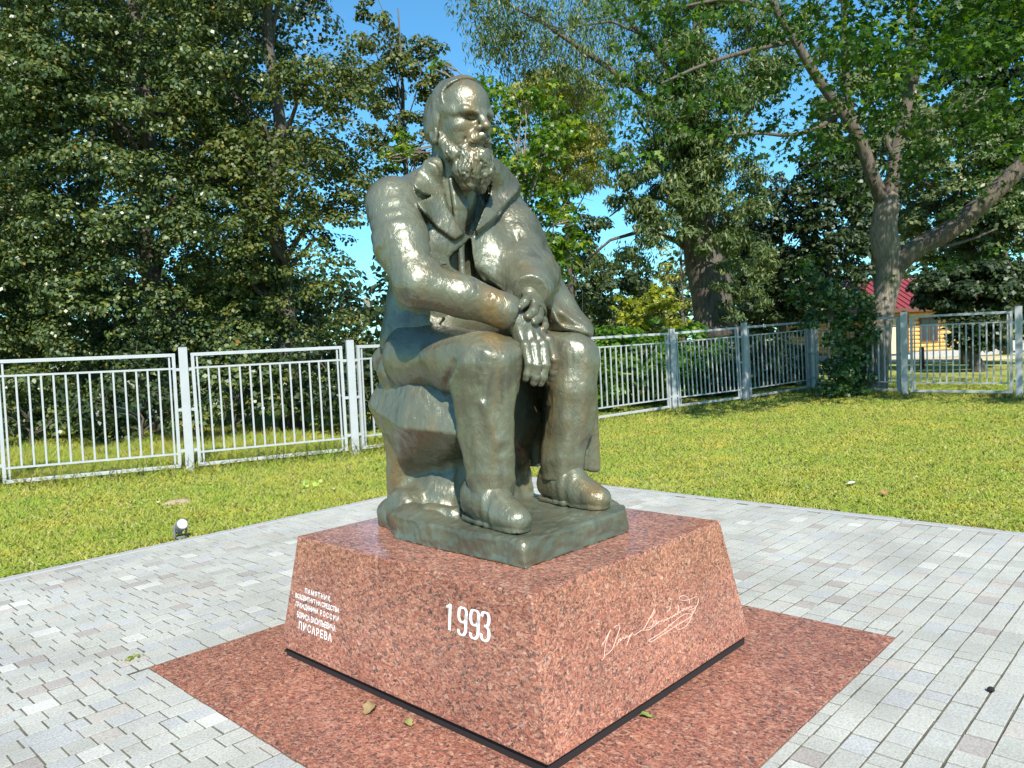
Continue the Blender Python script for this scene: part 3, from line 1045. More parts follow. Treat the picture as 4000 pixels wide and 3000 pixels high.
    S.chain([((-.315, -.195, 1.55), .130), ((-.315, -.185, 1.40), .122), ((-.315, -.185, 1.24), .113), ((-.315, -.20, 1.08), .104), ((-.318, -.21, .90), .112)], .08)
    S.hull([(-.33, -.375, 1.56), (-.26, -.375, 1.56), (-.305, -.315, .97), (-.275, -.31, .97), (-.40, -.26, 1.5), (-.22, -.26, 1.5), (-.37, -.25, .97), (-.24, -.24, .97)], .015, .05)
    S.rc((.18, .38, 1.63), (.295, -.265, 1.615), .185, .112, .04)
    S.hull([(.15, .05, 1.78), (.41, .05, 1.78), (.20, -.30, 1.70), (.385, -.32, 1.70), (.24, -.385, 1.665), (.345, -.40, 1.66), (.25, -.40, 1.56), (.36, -.40, 1.54), (.19, -.25, 1.48), (.40, -.2, 1.48), (.2, .0, 1.5), (.4, .0, 1.5)], .02, .05)
    S.chain([((.300, -.27, 1.58), .112), ((.278, -.265, 1.42), .118), ((.265, -.25, 1.25), .115), ((.258, -.205, 1.07), .108), ((.255, -.185, .90), .116)], .08)
    S.hull([(.26, -.385, 1.54), (.33, -.39, 1.54), (.235, -.295, .97), (.265, -.30, .97), (.20, -.28, 1.45), (.39, -.28, 1.45), (.18, -.22, .97), (.33, -.22, .97)], .015, .05)
    S.el((-.03, .40, 1.62), (.35, .24, .18), .05)
    # cut the hems level
    x, y, z = S._pts(sl)
    S.D = np.maximum(S.D, (.935 + .12 * (y + .3) * (x < 0) - z).astype(np.float32) + 0 * S.D)
    # crease behind the bent right knee and the drag folds from it
    S.chain([((-.478, -.26, 1.70), .004), ((-.474, -.15, 1.60), .012), ((-.430, -.035, 1.48), .022)], .022, 's')
    S.rc((-.440, -.215, 1.60), (-.430, -.18, 1.45), .026, .018, .08)
    for p0, p1 in (((-.415, -.25, 1.45), (-.385, -.215, 1.0)), ((-.235, -.27, 1.50), (-.225, -.25, 1.02)), ((.205, -.30, 1.50), (.185, -.25, 1.0)), ((.37, -.30, 1.45), (.34, -.24, 1.0))):
        S.rc(p0, p1, .010, .012, .05)
    S.chain([((-.43, -.30, 1.40), .012), ((-.36, -.31, 1.22), .010), ((-.40, -.25, 1.08), .012)], .05)
    S.chain([((.36, -.36, 1.36), .012), ((.28, -.36, 1.20), .010), ((.20, -.30, 1.12), .012)], .05)

    def tf(V):
        x, y, z = V[:, 0], V[:, 1], V[:, 2]
        q = np.stack([x * 9, y * 9, z * 1.6], 1)
        f = (fbm(q, 1.0, 2, 41) - .5) * .034 * np.clip((1.72 - z) / .2, .3, 1)
        f += .0035 * np.exp(-((z - 1.04) / .07) ** 2) * np.sin(z * 50 + 22 * x + 17 * y)
        return f
    V, F = S.mesh()
    V = finish(V, F, S, .0032, tf, 22)
    part('trousers', V, F, fig)

    # ---------------- shoes
    def shoe(cx, dx, toe):
        S = Sculpt((cx - .22, -.60, .78), (cx + .22, .10, 1.06), 0.006)
        def q(x, y, z): return (cx + x + dx * (-.1 - y), y + toe, z)
        S.chain([(q(0, -.06, .885), .070), (q(0, -.20, .89), .085), (q(.0, -.33, .868), .078), (q(0, -.43, .852), .062)], .05)
        S.rc(q(0, -.10, .95), q(0, -.24, .94), .085, .075, .05)
        S.el(q(0, -.405, .858), (.078, .075, .052), .03)
        S.rc(q(-.03, -.385, .915), q(.03, -.385, .915), .007, .007, .012)   # toe cap seam
        x, y, z = S._pts((slice(None),) * 3)
        # sole: a welt all round
        sole = Sculpt.__new__(Sculpt); sole.__dict__.update(S.__dict__)
        sole.D = np.full(S.D.shape, .5, np.float32)
        sole.rc(q(0, -.06, .815), q(0, -.20, .815), .068, .078, .02)
        sole.rc(q(0, -.20, .815), q(0, -.41, .815), .078, .074, .02)
        s2 = np.maximum(sole.D, np.abs(z - .815) - .012)
        S.D = np.minimum(S.D, s2.astype(np.float32))
        S.D = np.maximum(S.D, (.79 - z).astype(np.float32) + 0 * S.D)
        V, F = S.mesh()
        V = finish(V, F, S, .003, lambda V: .004 * np.sin(V[:, 1] * 90) * np.exp(-((V[:, 1] + .27) / .07) ** 2), 51)
        return V, F
    part('shoe', *shoe(-.315, -.20, -.015), fig)
    part('shoe', *shoe(.255, -.10, -.035), fig)

    # ---------------- rock seat
    S = Sculpt((-.62, -.16, .70), (.56, .86, 1.72), 0.011)
    S.hull([(-.40, .28, 1.525), (-.33, .62, 1.52), (.35, .68, 1.5), (.36, .06, 1.5), (-.30, .0, 1.50),
            (-.485, .30, 1.27), (-.37, .72, 1.38), (-.39, -.07, 1.24), (.36, .02, 1.25), (.36, .66, 1.3),
            (-.24, .16, 1.09), (-.22, .38, 1.0), (-.22, .64, .95), (-.20, .70, 1.1), (.34, .12, 1.05), (.34, .6, 1.05)], .012, .02)
    S.hull([(-.16, .22, 1.14), (-.16, .50, 1.12), (-.15, .66, 1.12), (.34, .60, 1.12), (.34, .10, 1.12),
            (-.24, .16, .74), (-.33, .30, .74), (-.385, .44, .74), (-.27, .68, .74), (.36, .66, .74), (.34, .06, .74)], .03, .05)
    S.hull([(-.33, .60, 1.30), (-.33, .55, 1.0), (-.29, .70, .74), (-.16, .68, 1.2), (-.2, .50, .74), (-.2, .45, 1.1)], .03, .06)
    S.el((-.35, .44, .80), (.09, .12, .12), .06)
    S.el((-.33, .50, 1.575), (.09, .12, .10), .05)
    S.el((-.27, .62, 1.62), (.09, .10, .10), .05)
    S.rc((-.36, .22, .80), (-.30, .08, .80), .06, .05, .08)

    def rf(V):
        big = (fbm(V, 5, 2, 61) - .5) * .022
        return big + (np.abs(fbm(V * np.array([1, 1, .7]), 15, 3, 64) - .5) * 4 - .8) * .0055
    V, F = S.mesh()
    V = finish(V, F, S, .003, rf, 62)
    part('rock_seat', V, F)

    # ---------------- base slab
    S = Sculpt((-.64, -.70, .655), (.50, .84, .92), 0.0095)
    S.hull([(-.505, -.595, .80), (.265, -.595, .805), (.375, -.53, .80), (.39, .62, .80), (-.20, .70, .79), (-.30, .64, .79), (-.475, .34, .80), (-.505, 0, .80),
            (-.513, -.603, .66), (.30, -.597, .66), (.385, -.54, .66), (.40, .63, .66), (-.20, .74, .66), (-.30, .70, .66), (-.50, .355, .66), (-.513, 0, .66)], .012, .01)
    S.el((-.385, .30, .78), (.085, .20, .075), .06)
    S.el((-.28, .62, .72), (.09, .12, .12), .05)
    S.el((.36, -.30, .76), (.08, .2, .075), .04)

    def sf(V):
        w = np.clip((V[:, 0] + .2) * 2 + (V[:, 1] + .2), 0, 1)
        side = V[:, 2] < .79
        f = (fbm(V, 9, 3, 71) - .5) * .030
        return np.where(V[:, 2] < .70, f * .3, f * np.where(side, 1.2, .55)) + (fbm(V * np.array([.5, 1.6, 1]), 26, 2, 72) - .5) * .010
    V, F = S.mesh()
    V = V[:]  # noqa
    V = finish(V, F, S, .003, sf, 73)
    V[:, 2] = np.maximum(V[:, 2], .681)
    part('base_slab', V, F)
    return root


# ------------------------------------------------------------------ ground, paving, kerb
PAV_X1, PAV_Y1 = 4.115, 4.17        # inner edge of the kerb (right and back)
PAV_X0, PAV_Y0 = -9.0, -9.0


def terrain(x, y):
    x = np.asarray(x, float); y = np.asarray(y, float)
    t = np.clip((x - 10.8) / 5.5, 0, 1)
    h = .18 * t * t * (3 - 2 * t)
    n = (vnoise(np.stack([x, y, x * 0], -1).reshape(-1, 3), .55, 4).reshape(x.shape) - .5) * .05
    edge = np.clip(np.maximum(x - 4.5, y - 4.5) / 2.0, 0, 1)
    back = np.clip((np.hypot(x + 3, y + 3) - 26) / 30, 0, 1)
    return h * (1 - back * .6) + n * edge - .004


def build_ground():
    # one sheet to the horizon: fine near the square, coarse far out; a pit is left under the paving
    ax = np.unique(np.concatenate([np.linspace(-9, 30, 131), np.array([PAV_X1 + .045, PAV_X1 + .075]), np.array([-400, -150, -60, -30, -18, -12, 36, 45, 60, 90, 150, 400])]))
    ay = np.unique(np.concatenate([np.linspace(-9, 30, 131), np.array([PAV_Y1 + .045, PAV_Y1 + .075]), np.array([-400, -150, -60, -30, -18, -12, 36, 45, 60, 90, 150, 400])]))
    X, Y = np.meshgrid(ax, ay, indexing='ij')
    Z = terrain(X, Y)
    pit = (X < PAV_X1 + .05) & (Y < PAV_Y1 + .05) & (X > PAV_X0) & (Y > PAV_Y0)
    Z = np.where(pit, -.16, Z)
    V = np.stack([X, Y, Z], -1).reshape(-1, 3)
    n, m = X.shape
    I = np.arange(n * m).reshape(n, m)
    F = np.stack([I[:-1, :-1], I[1:, :-1], I[1:, 1:], I[:-1, 1:]], -1).reshape(-1, 4)
    me = mesh_from('lawn', V, F, M['soil'], True)
    o = link('lawn', me)
    tag(o, 'yellow green mown lawn round the paved square', kind='structure')
    return o


def build_paving():
    # bedding layer
    b = MB(); b.box(((PAV_X0 + PAV_X1) / 2, (PAV_Y0 + PAV_Y1) / 2, -.0755), ((PAV_X1 - PAV_X0) / 2, (PAV_Y1 - PAV_Y0) / 2, .070))
    pv = b.build('pavement', M['mortar'])
    tag(pv, 'pale grey concrete block paving round the plinth', kind='structure')
    gx0, gx1, gy0, gy1 = -1.386, 1.384, -1.556, 1.432
    rows = []
    y = PAV_Y1 - .004
    rr = random.Random(5)
    while y > -4.2:
        w = .118
        x = PAV_X1 - .004 - rr.random() * .12
        segs = [(x, PAV_X1 - .004)] if PAV_X1 - x > .05 else []
        while x > -6.8:
            l = rr.choice([.088, .118, .118, .118, .148, .158, .188])
            segs.append((x - l, x)); x -= l
        for a, c in segs:
            rows.append((a, c, y - w, y))
        y -= w
    out = []
    g = .0048
    for a, c, d, e in rows:
        # cut the blocks round the granite
        if c > gx0 and a < gx1 and e > gy0 and d < gy1:
            pieces = []
            if d < gy0 < e: pieces.append((a, c, d, gy0))
            if d < gy1 < e: pieces.append((a, c, gy1, e))
            if a < gx0: pieces.append((a, gx0, max(d, gy0), min(e, gy1)))
            if c > gx1: pieces.append((gx1, c, max(d, gy0), min(e, gy1)))
        else:
            pieces = [(a, c, d, e)]
        for p in pieces:
            if p[1] - p[0] > .022 and p[3] - p[2] > .022:
                out.append(p)
    scored = []
    for p in out:
        cx, cy = (p[0] + p[1]) / 2, (p[2] + p[3]) / 2
        v = Vector((cx, cy, 0)) - CAM
        d = v.dot(_fw)
        if d < .4: continue
        sx, sy = v.dot(_r) / d * .752, v.dot(_u) / d * .752   # frame is +-.5 by +-.375
        if abs(sx) > .62 or abs(sy) > .50: continue
        area = (p[1] - p[0]) * (p[3] - p[2]) / d ** 3
        vis = abs(sx) < .5 and abs(sy) < .375
        # hidden by the plinth?
        scored.append((area if vis else area * .01, p))
    scored.sort(key=lambda t: -t[0])
    cache = {}
    stuff = MB()
    for i, (s_, p) in enumerate(scored):
        hx, hy = (p[1] - p[0]) / 2 - g + rr.uniform(-.0015, .0015), (p[3] - p[2]) / 2 - g + rr.uniform(-.0015, .0015)
        cx, cy = (p[0] + p[1]) / 2, (p[2] + p[3]) / 2
        z = rr.uniform(-.003, .002)
        tx, ty = rr.uniform(-.010, .010), rr.uniform(-.010, .010)
        if i < 300:
            key = (round(hx, 3), round(hy, 3))
            me = cache.get(key)
            if me is None:
                q = MB(); q.bbox((0, 0, -.03), (key[0], key[1], .03), .0012)
                me = cache[key] = q.mesh('paver', M['paver'])
            o = link('paver', me, pv, (cx, cy, z))
            o.rotation_euler = (tx, ty, rr.uniform(-.008, .008))
        else:
            Mx = np.array(Matrix.Rotation(tx, 3, 'X') @ Matrix.Rotation(ty, 3, 'Y') @ Matrix.Rotation(rr.uniform(-.008, .008), 3, 'Z'))
            stuff.bbox((cx, cy, z - .03), (hx, hy, .03), .0012, Mx)
    o = stuff.build('pavers', M['paver'], pv)
    o['kind'] = 'stuff'
    # red granite slabs round the plinth
    fl = empty('granite_floor', (0, 0, 0)); tag(fl, 'red granite slabs set flush round the plinth', kind='structure')
    for (x0, x1, y0, y1) in [(gx0, -.842, gy0, -.02), (gx0, -.842, -.02, gy1), (-.842, .838, gy0, -.70), (-.842, .838, .70, gy1), (.838, gx1, gy0, .0), (.838, gx1, .0, gy1), (-.842, .838, -.70, .70)]:
        q = MB(); hx, hy = (x1 - x0) / 2 - .0012, (y1 - y0) / 2 - .0012
        q.bbox((0, 0, -.035), (hx, hy, .035), .0015)
        q.build('slab', M['granite_floor'], fl, loc=((x0 + x1) / 2, (y0 + y1) / 2, .004))
    # kerb stones
    kb = empty('kerb', (0, 0, 0)); tag(kb, 'flush grey concrete kerb between lawn and paving', kind='structure')
    q = MB(); q.bbox((0, 0, -.06), (.497, .05, .066), .006); kx = q.mesh('kerb_stone', M['kerb'])
    for i in range(11):
        o = link('kerb_stone', kx, kb, (PAV_X1 + .10 - .5 - i, PAV_Y1 + .05, rr.uniform(-.002, .002)))
    for i in range(11):
        o = link('kerb_stone', kx, kb, (PAV_X1 + .05, PAV_Y1 - .002 - .5 - i, rr.uniform(-.002, .002))); o.rotation_euler = (0, 0, math.pi / 2)
    return pv


def build_plinth():
    a, b, at, bt, z0, z1 = .84, .981, .768, .864, .056, .679
    root = empty('granite_plinth', (0, 0, .004))
    tag(root, 'battered red granite plinth with white inscriptions under the statue', 'plinth')
    bm = bmesh.new()
    vs = [bm.verts.new(p) for p in [(-a, -b, z0), (a, -b, z0), (a, b, z0), (-a, b, z0), (-at, -bt, z1), (at, -bt, z1), (at, bt, z1), (-at, bt, z1)]]
    for f in [(3, 2, 1, 0), (4, 5, 6, 7), (0, 1, 5, 4), (1, 2, 6, 5), (2, 3, 7, 6), (3, 0, 4, 7)]:
        bm.faces.new([vs[i] for i in f])
    bmesh.ops.bevel(bm, geom=bm.edges[:], offset=.006, segments=2, affect='EDGES', profile=.5)
    for v in bm.verts: v.co.z -= .004
    me = bpy.data.meshes.new('block'); bm.to_mesh(me); bm.free(); me.materials.append(M['granite'])
    link('block', me, root)
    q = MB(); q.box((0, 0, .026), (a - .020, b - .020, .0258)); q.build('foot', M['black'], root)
    # frames of the two lettered faces: origin, right, up, outward
    uL = Vector((a - at, 0, z1 - z0)).normalized(); rL = Vector((0, -1, 0)); oL = Vector((-a, 0, z0 - .004)); nL = rL.cross(uL)
    uF = Vector((0, b - bt, z1 - z0)).normalized(); rF = Vector((1, 0, 0)); oF = Vector((0, -b, z0 - .004)); nF = rF.cross(uF)

    def text(s, s0, s1, t0, t1, spacing=1.0, bold=.0):
        cu = bpy.data.curves.new('letters', 'FONT'); cu.body = s; cu.size = 1; cu.space_character = spacing
        cu.extrude = 0; cu.offset = bold; cu.resolution_u = 3
        to = bpy.data.objects.new('letters', cu); COL.objects.link(to)
        dg = bpy.context.evaluated_depsgraph_get(); dg.update()
        me = bpy.data.meshes.new_from_object(to.evaluated_get(dg))
        bpy.data.objects.remove(to); bpy.data.curves.remove(cu)
        n = len(me.vertices); V = np.zeros(n * 3, np.float32); me.vertices.foreach_get('co', V); V = V.reshape(-1, 3)
        F = [tuple(p.vertices) for p in me.polygons]
        bpy.data.meshes.remove(me)
        lo, hi = V.min(0), V.max(0)
        S = (V[:, :2] - lo[:2]) / (hi[:2] - lo[:2])
        x = s0 + S[:, 0] * (s1 - s0); y = t0 + S[:, 1] * (t1 - t0)
        return np.stack([x, y], 1), F

    def lay(items, name, o, r, u, n, lift):
        V, F, k = [], [], 0
        for P, Fs in items:
            V += [o + r * float(x) + u * float(y) + n * lift for x, y in P]
            F += [tuple(i + k for i in f) for f in Fs]; k += len(P)
        me = bpy.data.meshes.new(name); me.from_pydata([tuple(v) for v in V], [], F); me.update(); me.materials.append(M['letter'])
        return link(name, me, root)
    LN = [('П А М Я Т Н И К', -.764, -.522, .335, .363, .86), ('ВОЗДВИГНУТ НА СРЕДСТВА', -.856, -.438, .289, .320, .95), ('ГРАЖДАНИНА  Р О С С И И', -.849, -.438, .242, .276, .95), ('БОРИСА ВАСИЛЬЕВИЧА', -.832, -.463, .192, .225, 1.0), ('П И С А Р Е В А', -.809, -.493, .133, .177, .86)]
    lay([text(t, s0, s1, t0, t1, sp, .020) for t, s0, s1, t0, t1, sp in LN], 'inscription', oL, rL, uL, nL, .0016)
    # the year: tall narrow figures drawn with a broad pen, thick uprights and thin turns
    def pen(pts, s0, s1, t0, t1, closed=False):
        P = np.array(pts, float)
        for _ in range(3):
            Q = [] if closed else [P[0]]
            m = len(P)
            for i in range(m if closed else m - 1):
                p0, p1 = P[i], P[(i + 1) % m]
                Q += [p0 * .75 + p1 * .25, p0 * .25 + p1 * .75]
            if not closed: Q.append(P[-1])
            P = np.array(Q)
        if closed: P = np.concatenate([P, P[:1]])
        D = np.gradient(P, axis=0)
        if closed: D[0] = D[-1] = P[1] - P[-2]
        D *= np.array([(s1 - s0), (t1 - t0)])
        W = P * np.array([s1 - s0, t1 - t0]) + np.array([s0, t0])
        D /= np.linalg.norm(D, axis=1)[:, None]
        w = .0036 + .0050 * np.abs(D[:, 1])
        Nn = np.stack([-D[:, 1], D[:, 0]], 1) * w[:, None]
        V = np.concatenate([W + Nn, W - Nn]); m = len(W)
        return V, [(i, i + m, i + 1 + m, i + 1) for i in range(m - 1)]
    nine = [[(.95, .72), (.95, .90), (.75, .99), (.28, .99), (.08, .88), (.08, .60), (.28, .47), (.72, .47), (.95, .60)]]
    tail = [(.93, .75), (.93, .40), (.93, .16), (.72, .02), (.30, .0), (.10, .10), (.14, .18)]
    one = [[(.55, .0), (.55, .5), (.55, 1.0)], [(.55, .98), (.40, .90), (.10, .86)]]
    three = [(.08, .82), (.16, .96), (.50, 1.0), (.88, .94), (.90, .66), (.72, .54), (.42, .51), (.74, .49), (.95, .36), (.94, .12), (.66, .0), (.28, .0), (.08, .12), (.12, .22)]
    its = []
    for s0, s1, t0, t1, ch in [(.366, .420, .390, .504, '1'), (.448, .502, .386, .504, '9'), (.522, .578, .388, .508, '9'), (.588, .642, .394, .512, '3')]:
        if ch == '1': its += [pen(p, s0, s1, t0, t1) for p in one]
        elif ch == '9': its += [pen(nine[0], s0, s1, t0, t1, True), pen(tail, s0, s1, t0, t1)]
        else: its.append(pen(three, s0, s1, t0, t1))
    for k, it in enumerate(its): its[k] = it
    lay(its, 'year', oL, rL, uL, nL, .0016)
    SIG = [[(-0.3966, 0.3237), (-0.3678, 0.3362), (-0.3361, 0.3565), (-0.3147, 0.3702), (-0.3441, 0.3489), (-0.3734, 0.3181), (-0.3878, 0.2897), (-0.3972, 0.2681), (-0.4166, 0.2678)], [(-0.2928, 0.3671), (-0.265, 0.3724), (-0.2499, 0.3646), (-0.2576, 0.3499), (-0.2814, 0.3299), (-0.306, 0.3072), (-0.3293, 0.2877), (-0.3547, 0.2792), (-0.386, 0.2776)], [(-0.2989, 0.2933), (-0.2818, 0.3014), (-0.2803, 0.306), (-0.2721, 0.3136), (-0.2609, 0.3119), (-0.2671, 0.3019), (-0.276, 0.3013), (-0.2544, 0.3048), (-0.2397, 0.3139), (-0.241, 0.3007), (-0.225, 0.3043), (-0.2106, 0.3119), (-0.2119, 0.2986), (-0.1952, 0.3038), (-0.1849, 0.3076), (-0.2058, 0.2899), (-0.2301, 0.2701)], [(-0.2047, 0.293), (-0.1794, 0.3059), (-0.1695, 0.3082), (-0.162, 0.2938), (-0.1427, 0.2966), (-0.117, 0.2994), (-0.0921, 0.2989), (-0.0667, 0.2896), (-0.0395, 0.2851), (-0.0056, 0.2893)], [(0.0251, 0.3595), (0.0116, 0.3488), (-0.0159, 0.3351), (-0.0471, 0.3192), (-0.0671, 0.3074), (-0.0887, 0.2997)], [(0.0251, 0.3595), (0.0319, 0.3504), (0.0041, 0.3366), (-0.007, 0.3326), (-0.0363, 0.3321)], [(-0.0065, 0.3342), (0.0033, 0.3153), (-0.0064, 0.2967), (-0.0303, 0.293), (-0.0566, 0.3008)], [(-0.0027, 0.2884), (0.0156, 0.2938), (0.0291, 0.3043), (0.0224, 0.3134), (0.007, 0.3071), (0.0085, 0.2923), (0.0287, 0.2936), (0.0514, 0.3014), (0.057, 0.289), (0.0775, 0.2994), (0.0784, 0.2827), (0.1027, 0.2939), (0.1022, 0.2831), (0.1237, 0.2953), (0.1263, 0.2835), (0.148, 0.2957), (0.1495, 0.2805), (0.1757, 0.2952), (0.1677, 0.2827), (0.1973, 0.2965), (0.1956, 0.2821), (0.2236, 0.3004), (0.2206, 0.2825), (0.2476, 0.2974), (0.2504, 0.2854), (0.2744, 0.3013), (0.2746, 0.2823), (0.3022, 0.2974), (0.3037, 0.2818), (0.3236, 0.2953), (0.3298, 0.2822), (0.3472, 0.2888)], [(0.1192, 0.3406), (0.1429, 0.3395), (0.1593, 0.3369), (0.1513, 0.3243), (0.1183, 0.3188)], [(0.229, 0.3251), (0.2158, 0.2988)], [(0.3201, 0.3058), (0.3327, 0.3196), (0.3183, 0.3407), (0.2842, 0.3574), (0.2526, 0.3601), (0.2449, 0.349), (0.2687, 0.335), (0.3125, 0.3251), (0.3638, 0.3228), (0.4011, 0.3213), (0.4155, 0.3089), (0.404, 0.2887), (0.3753, 0.2734), (0.338, 0.2741), (0.3091, 0.2765)], [(0.3719, 0.2743), (0.3645, 0.2648), (0.355, 0.2598), (0.3215, 0.2501), (0.2979, 0.2663), (0.263, 0.2705), (0.1971, 0.2668), (0.1231, 0.2551), (0.0517, 0.2453), (-0.0153, 0.2423), (-0.0567, 0.2443), (-0.0628, 0.2356), (-0.0396, 0.2284), (0.0143, 0.2333), (0.0816, 0.2346), (0.152, 0.2392), (0.2231, 0.2407), (0.3109, 0.2417), (0.3375, 0.2532)], [(0.3215, 0.2501), (0.3117, 0.2339), (0.2807, 0.2201), (0.2338, 0.2113), (0.1857, 0.2163), (0.1697, 0.2303), (0.1809, 0.2418)]]
    q = MB()
    for st in SIG:
        P = np.array(st)
        # smooth the stroke
        for _ in range(2):
            Q = [P[0]]
            for i in range(len(P) - 1):
                Q += [P[i] * .75 + P[i + 1] * .25, P[i] * .25 + P[i + 1] * .75]
            Q.append(P[-1]); P = np.array(Q)
        W = np.array([oF + rF * float(x) + uF * float(y) + nF * .0004 for x, y in P])
        q.tube(W, .0018, 5)
    o = q.build('signature', M['sign_line'], root)
    return root


# ------------------------------------------------------------------ placing helper: a compass bearing and a distance from where the photographer stood
_fh = Vector((_fw.x, _fw.y, 0)).normalized()
_rh = Vector((_fh.y, -_fh.x, 0))


def at(bx, dist, by=None):
    """bx: bearing in 1/1664 of the viewing distance measured like picture columns; by: same for height"""
    bx, dist = float(bx), float(dist)
    t = (bx - 1106) / 1664.0
    p = CAM + dist * (_fh + t * _rh)
    if by is None:
        z = float(terrain(np.array([p.x]), np.array([p.y]))[0])
    else:
        z = 1.673 + (747 - .0438 * (bx - 1106) - by) / 1664.0 * dist
    return np.array([p.x, p.y, z])


# ------------------------------------------------------------------ fence
def build_fence(name, pts, label, first_post=True, last_post=True):
    root = empty(name, (pts[0][0], pts[0][1], 0))
    tag(root, label, 'fence', 'grey metal fences round the lawn')
    ox, oy = pts[0]
    q = MB(); q.bbox((0, 0, .915), (.06, .045, .965), .006); post = q.mesh('post', M['fence'])
    q = MB()
    q.add([[-.062, -.047, 1.88], [.062, -.047, 1.88], [.062, .047, 1.88], [-.062, .047, 1.88], [0, 0, 1.91]], [[0, 1, 4], [1, 2, 4], [2, 3, 4], [3, 0, 4]])
    q.add([[-.062, -.047, 1.88], [.062, -.047, 1.88], [.062, .047, 1.88], [-.062, .047, 1.88]], [[3, 2, 1, 0]])
    cap = q.mesh('post_cap', M['fence_cap'])
    bars = {}
    n = len(pts)
    for i, (x, y) in enumerate(pts):
        z = float(terrain(np.array([x]), np.array([y]))[0])
        if i < n - 1: ang = math.atan2(pts[i + 1][1] - y, pts[i + 1][0] - x)
        if (i > 0 or first_post) and (i < n - 1 or last_post):
            po = link('post', post, root, (x - ox, y - oy, z)); po.rotation_euler = (0, 0, ang)
            link('post_cap', cap, po)
        if i == n - 1: break
        x2, y2 = pts[i + 1]
        z2 = float(terrain(np.array([x2]), np.array([y2]))[0])
        L = math.hypot(x2 - x, y2 - y)
        a0, a1 = .115, L - .115
        q = MB(); s = .024
        q.bbox((L / 2, 0, 1.765), ((a1 - a0) / 2, s, s), .005)
        q.bbox((L / 2, 0, .115), ((a1 - a0) / 2, s, s), .005)
        for xx in (a0 + s, a1 - s): q.box((xx, 0, .94), (s - .001, s - .001, .80))
        for zz in (1.565, .30): q.box((L / 2, 0, zz), ((a1 - a0) / 2 - .046, .014, .014))
        for xx in (a0 - .028, a1 + .028):
            for zz in (1.55, .95, .34): q.box((xx, 0, zz), (.032, .018, .022))
        fr = q.build('panel_frame', M['fence'], root, loc=(x - ox, y - oy, z))
        fr.rotation_euler = (0, -math.atan2(z2 - z, L), math.atan2(y2 - y, x2 - x))
        nb = 15
        for k in range(nb):
            xx = a0 + .085 + (a1 - a0 - .17) * k / (nb - 1)
            full = k in (0, nb - 1)
            me = bars.get(full)
            if me is None:
                qq = MB()
                if full: qq.box((0, 0, .94), (.0125, .0115, .798))
                else: qq.box((0, 0, .9325), (.0125, .0115, .6180))
                me = bars[full] = qq.mesh('bar', M['fence'])
            link('bar', me, fr, (xx, 0, 0))
    return root


P1, P2 = (2.0, 8.49), (4.29, 7.53)
P0 = (2 * P1[0] - P2[0], 2 * P1[1] - P2[1])
PM = (2 * P0[0] - P1[0], 2 * P0[1] - P1[1])
P3, P4, P5, P6, P7 = (12.25, 6.44), (14.10, 5.60), (16.55, 5.00), (15.60, 2.52), (15.62, .35)


def build_fences():
    build_fence('metal_fence', [PM, P0, P1, P2], 'white lit metal bar fence in front of the dark linden trees')
    mid = [(P2[0] + (P3[0] - P2[0]) * k / 3, P2[1] + (P3[1] - P2[1]) * k / 3) for k in range(4)]
    build_fence('metal_fence', mid + [P4, P5], 'shaded grey metal bar fence in front of the bright green shrubs', first_post=False)
    build_fence('metal_fence', [P5, P6, P7, (P7[0] + .1, P7[1] - 2.4)], 'grey metal bar fence in front of the yellow log house', first_post=False)


# ------------------------------------------------------------------ ground spotlight
def build_lamp():
    x, y = .045, 4.325
    root = empty('ground_spotlight', (x, y, 0))
    tag(root, 'small grey ground spotlight aimed at the statue by the kerb', 'spotlight')
    q = MB(); q.tube([(0, 0, -.08), (0, 0, .012)], [.03, .03], 10); q.tube([(0, 0, .010), (0, 0, .018)], [.045, .045], 14)
    q.build('spike', M['lamp_grey'], root)
    d = Vector((-.05, -1.0, .55)).normalized()   # towards the figure
    rt = Vector((1, 0, 0))
    q = MB()
    for s in (-1, 1):
        p = rt * s * .056
        q.box((p.x, p.y, .062), (.004, .014, .050))
    q.box((0, 0, .019), (.060, .014, .004))
    q.build('bracket', M['lamp_grey'], root)
    c = Vector((0, 0, .115))
    q = MB()
    q.tube([c - d * .085, c - d * .080, c - d * .02, c + d * .045, c + d * .075], [.030, .040, .046, .050, .052], 20)
    h = q.build('lamp_head', M['lamp_grey'], root, smooth=False)
    q = MB(); q.tube([c + d * .0755, c + d * .079], [.043, .041], 20); q.build('lens', M['lamp_glass'], h)
    q = MB()
    for k in range(3):
        q.tube([c - d * (.06 - .018 * k), c - d * (.054 - .018 * k)], [.050, .050], 20)
    q.build('cooling_fin', M['lamp_grey'], h)
    return root


# ------------------------------------------------------------------ foliage
def unit(v):
    return v / (np.linalg.norm(v, axis=-1, keepdims=True) + 1e-9)


def leaf_quads(P, Nn, L, W, rs, droop=.6):
    """one rhombic leaf at every point, lying roughly across its normal and hanging"""
    n = len(P)
    d = rs.normal(size=(n, 3)); d[:, 2] -= droop * 1.6
    Nn = unit(Nn)
    d = unit(d - Nn * np.sum(d * Nn, 1, keepdims=True))
    w = np.cross(Nn, d)
    L = (L * rs.uniform(.7, 1.25, n))[:, None]; W = (W * rs.uniform(.75, 1.2, n))[:, None]
    V = np.stack([P - d * L * .5, P + w * W * .5 - d * L * .08, P + d * L * .5, P - w * W * .5 - d * L * .08], 1).reshape(-1, 3)
    F = np.arange(4 * n).reshape(n, 4)
    return V, F


_star = []
for k_ in range(5):
    a_ = math.pi / 2 + (k_ - 2) * 1.02
    r_ = [.62, .86, 1.0, .86, .62][k_]
    _star.append((a_ - .51, .46 if k_ else .28)); _star.append((a_, r_))
_star.append((math.pi / 2 + 2.55, .28))
_star = np.array([(r_ * math.cos(a_), r_ * math.sin(a_)) for a_, r_ in _star])


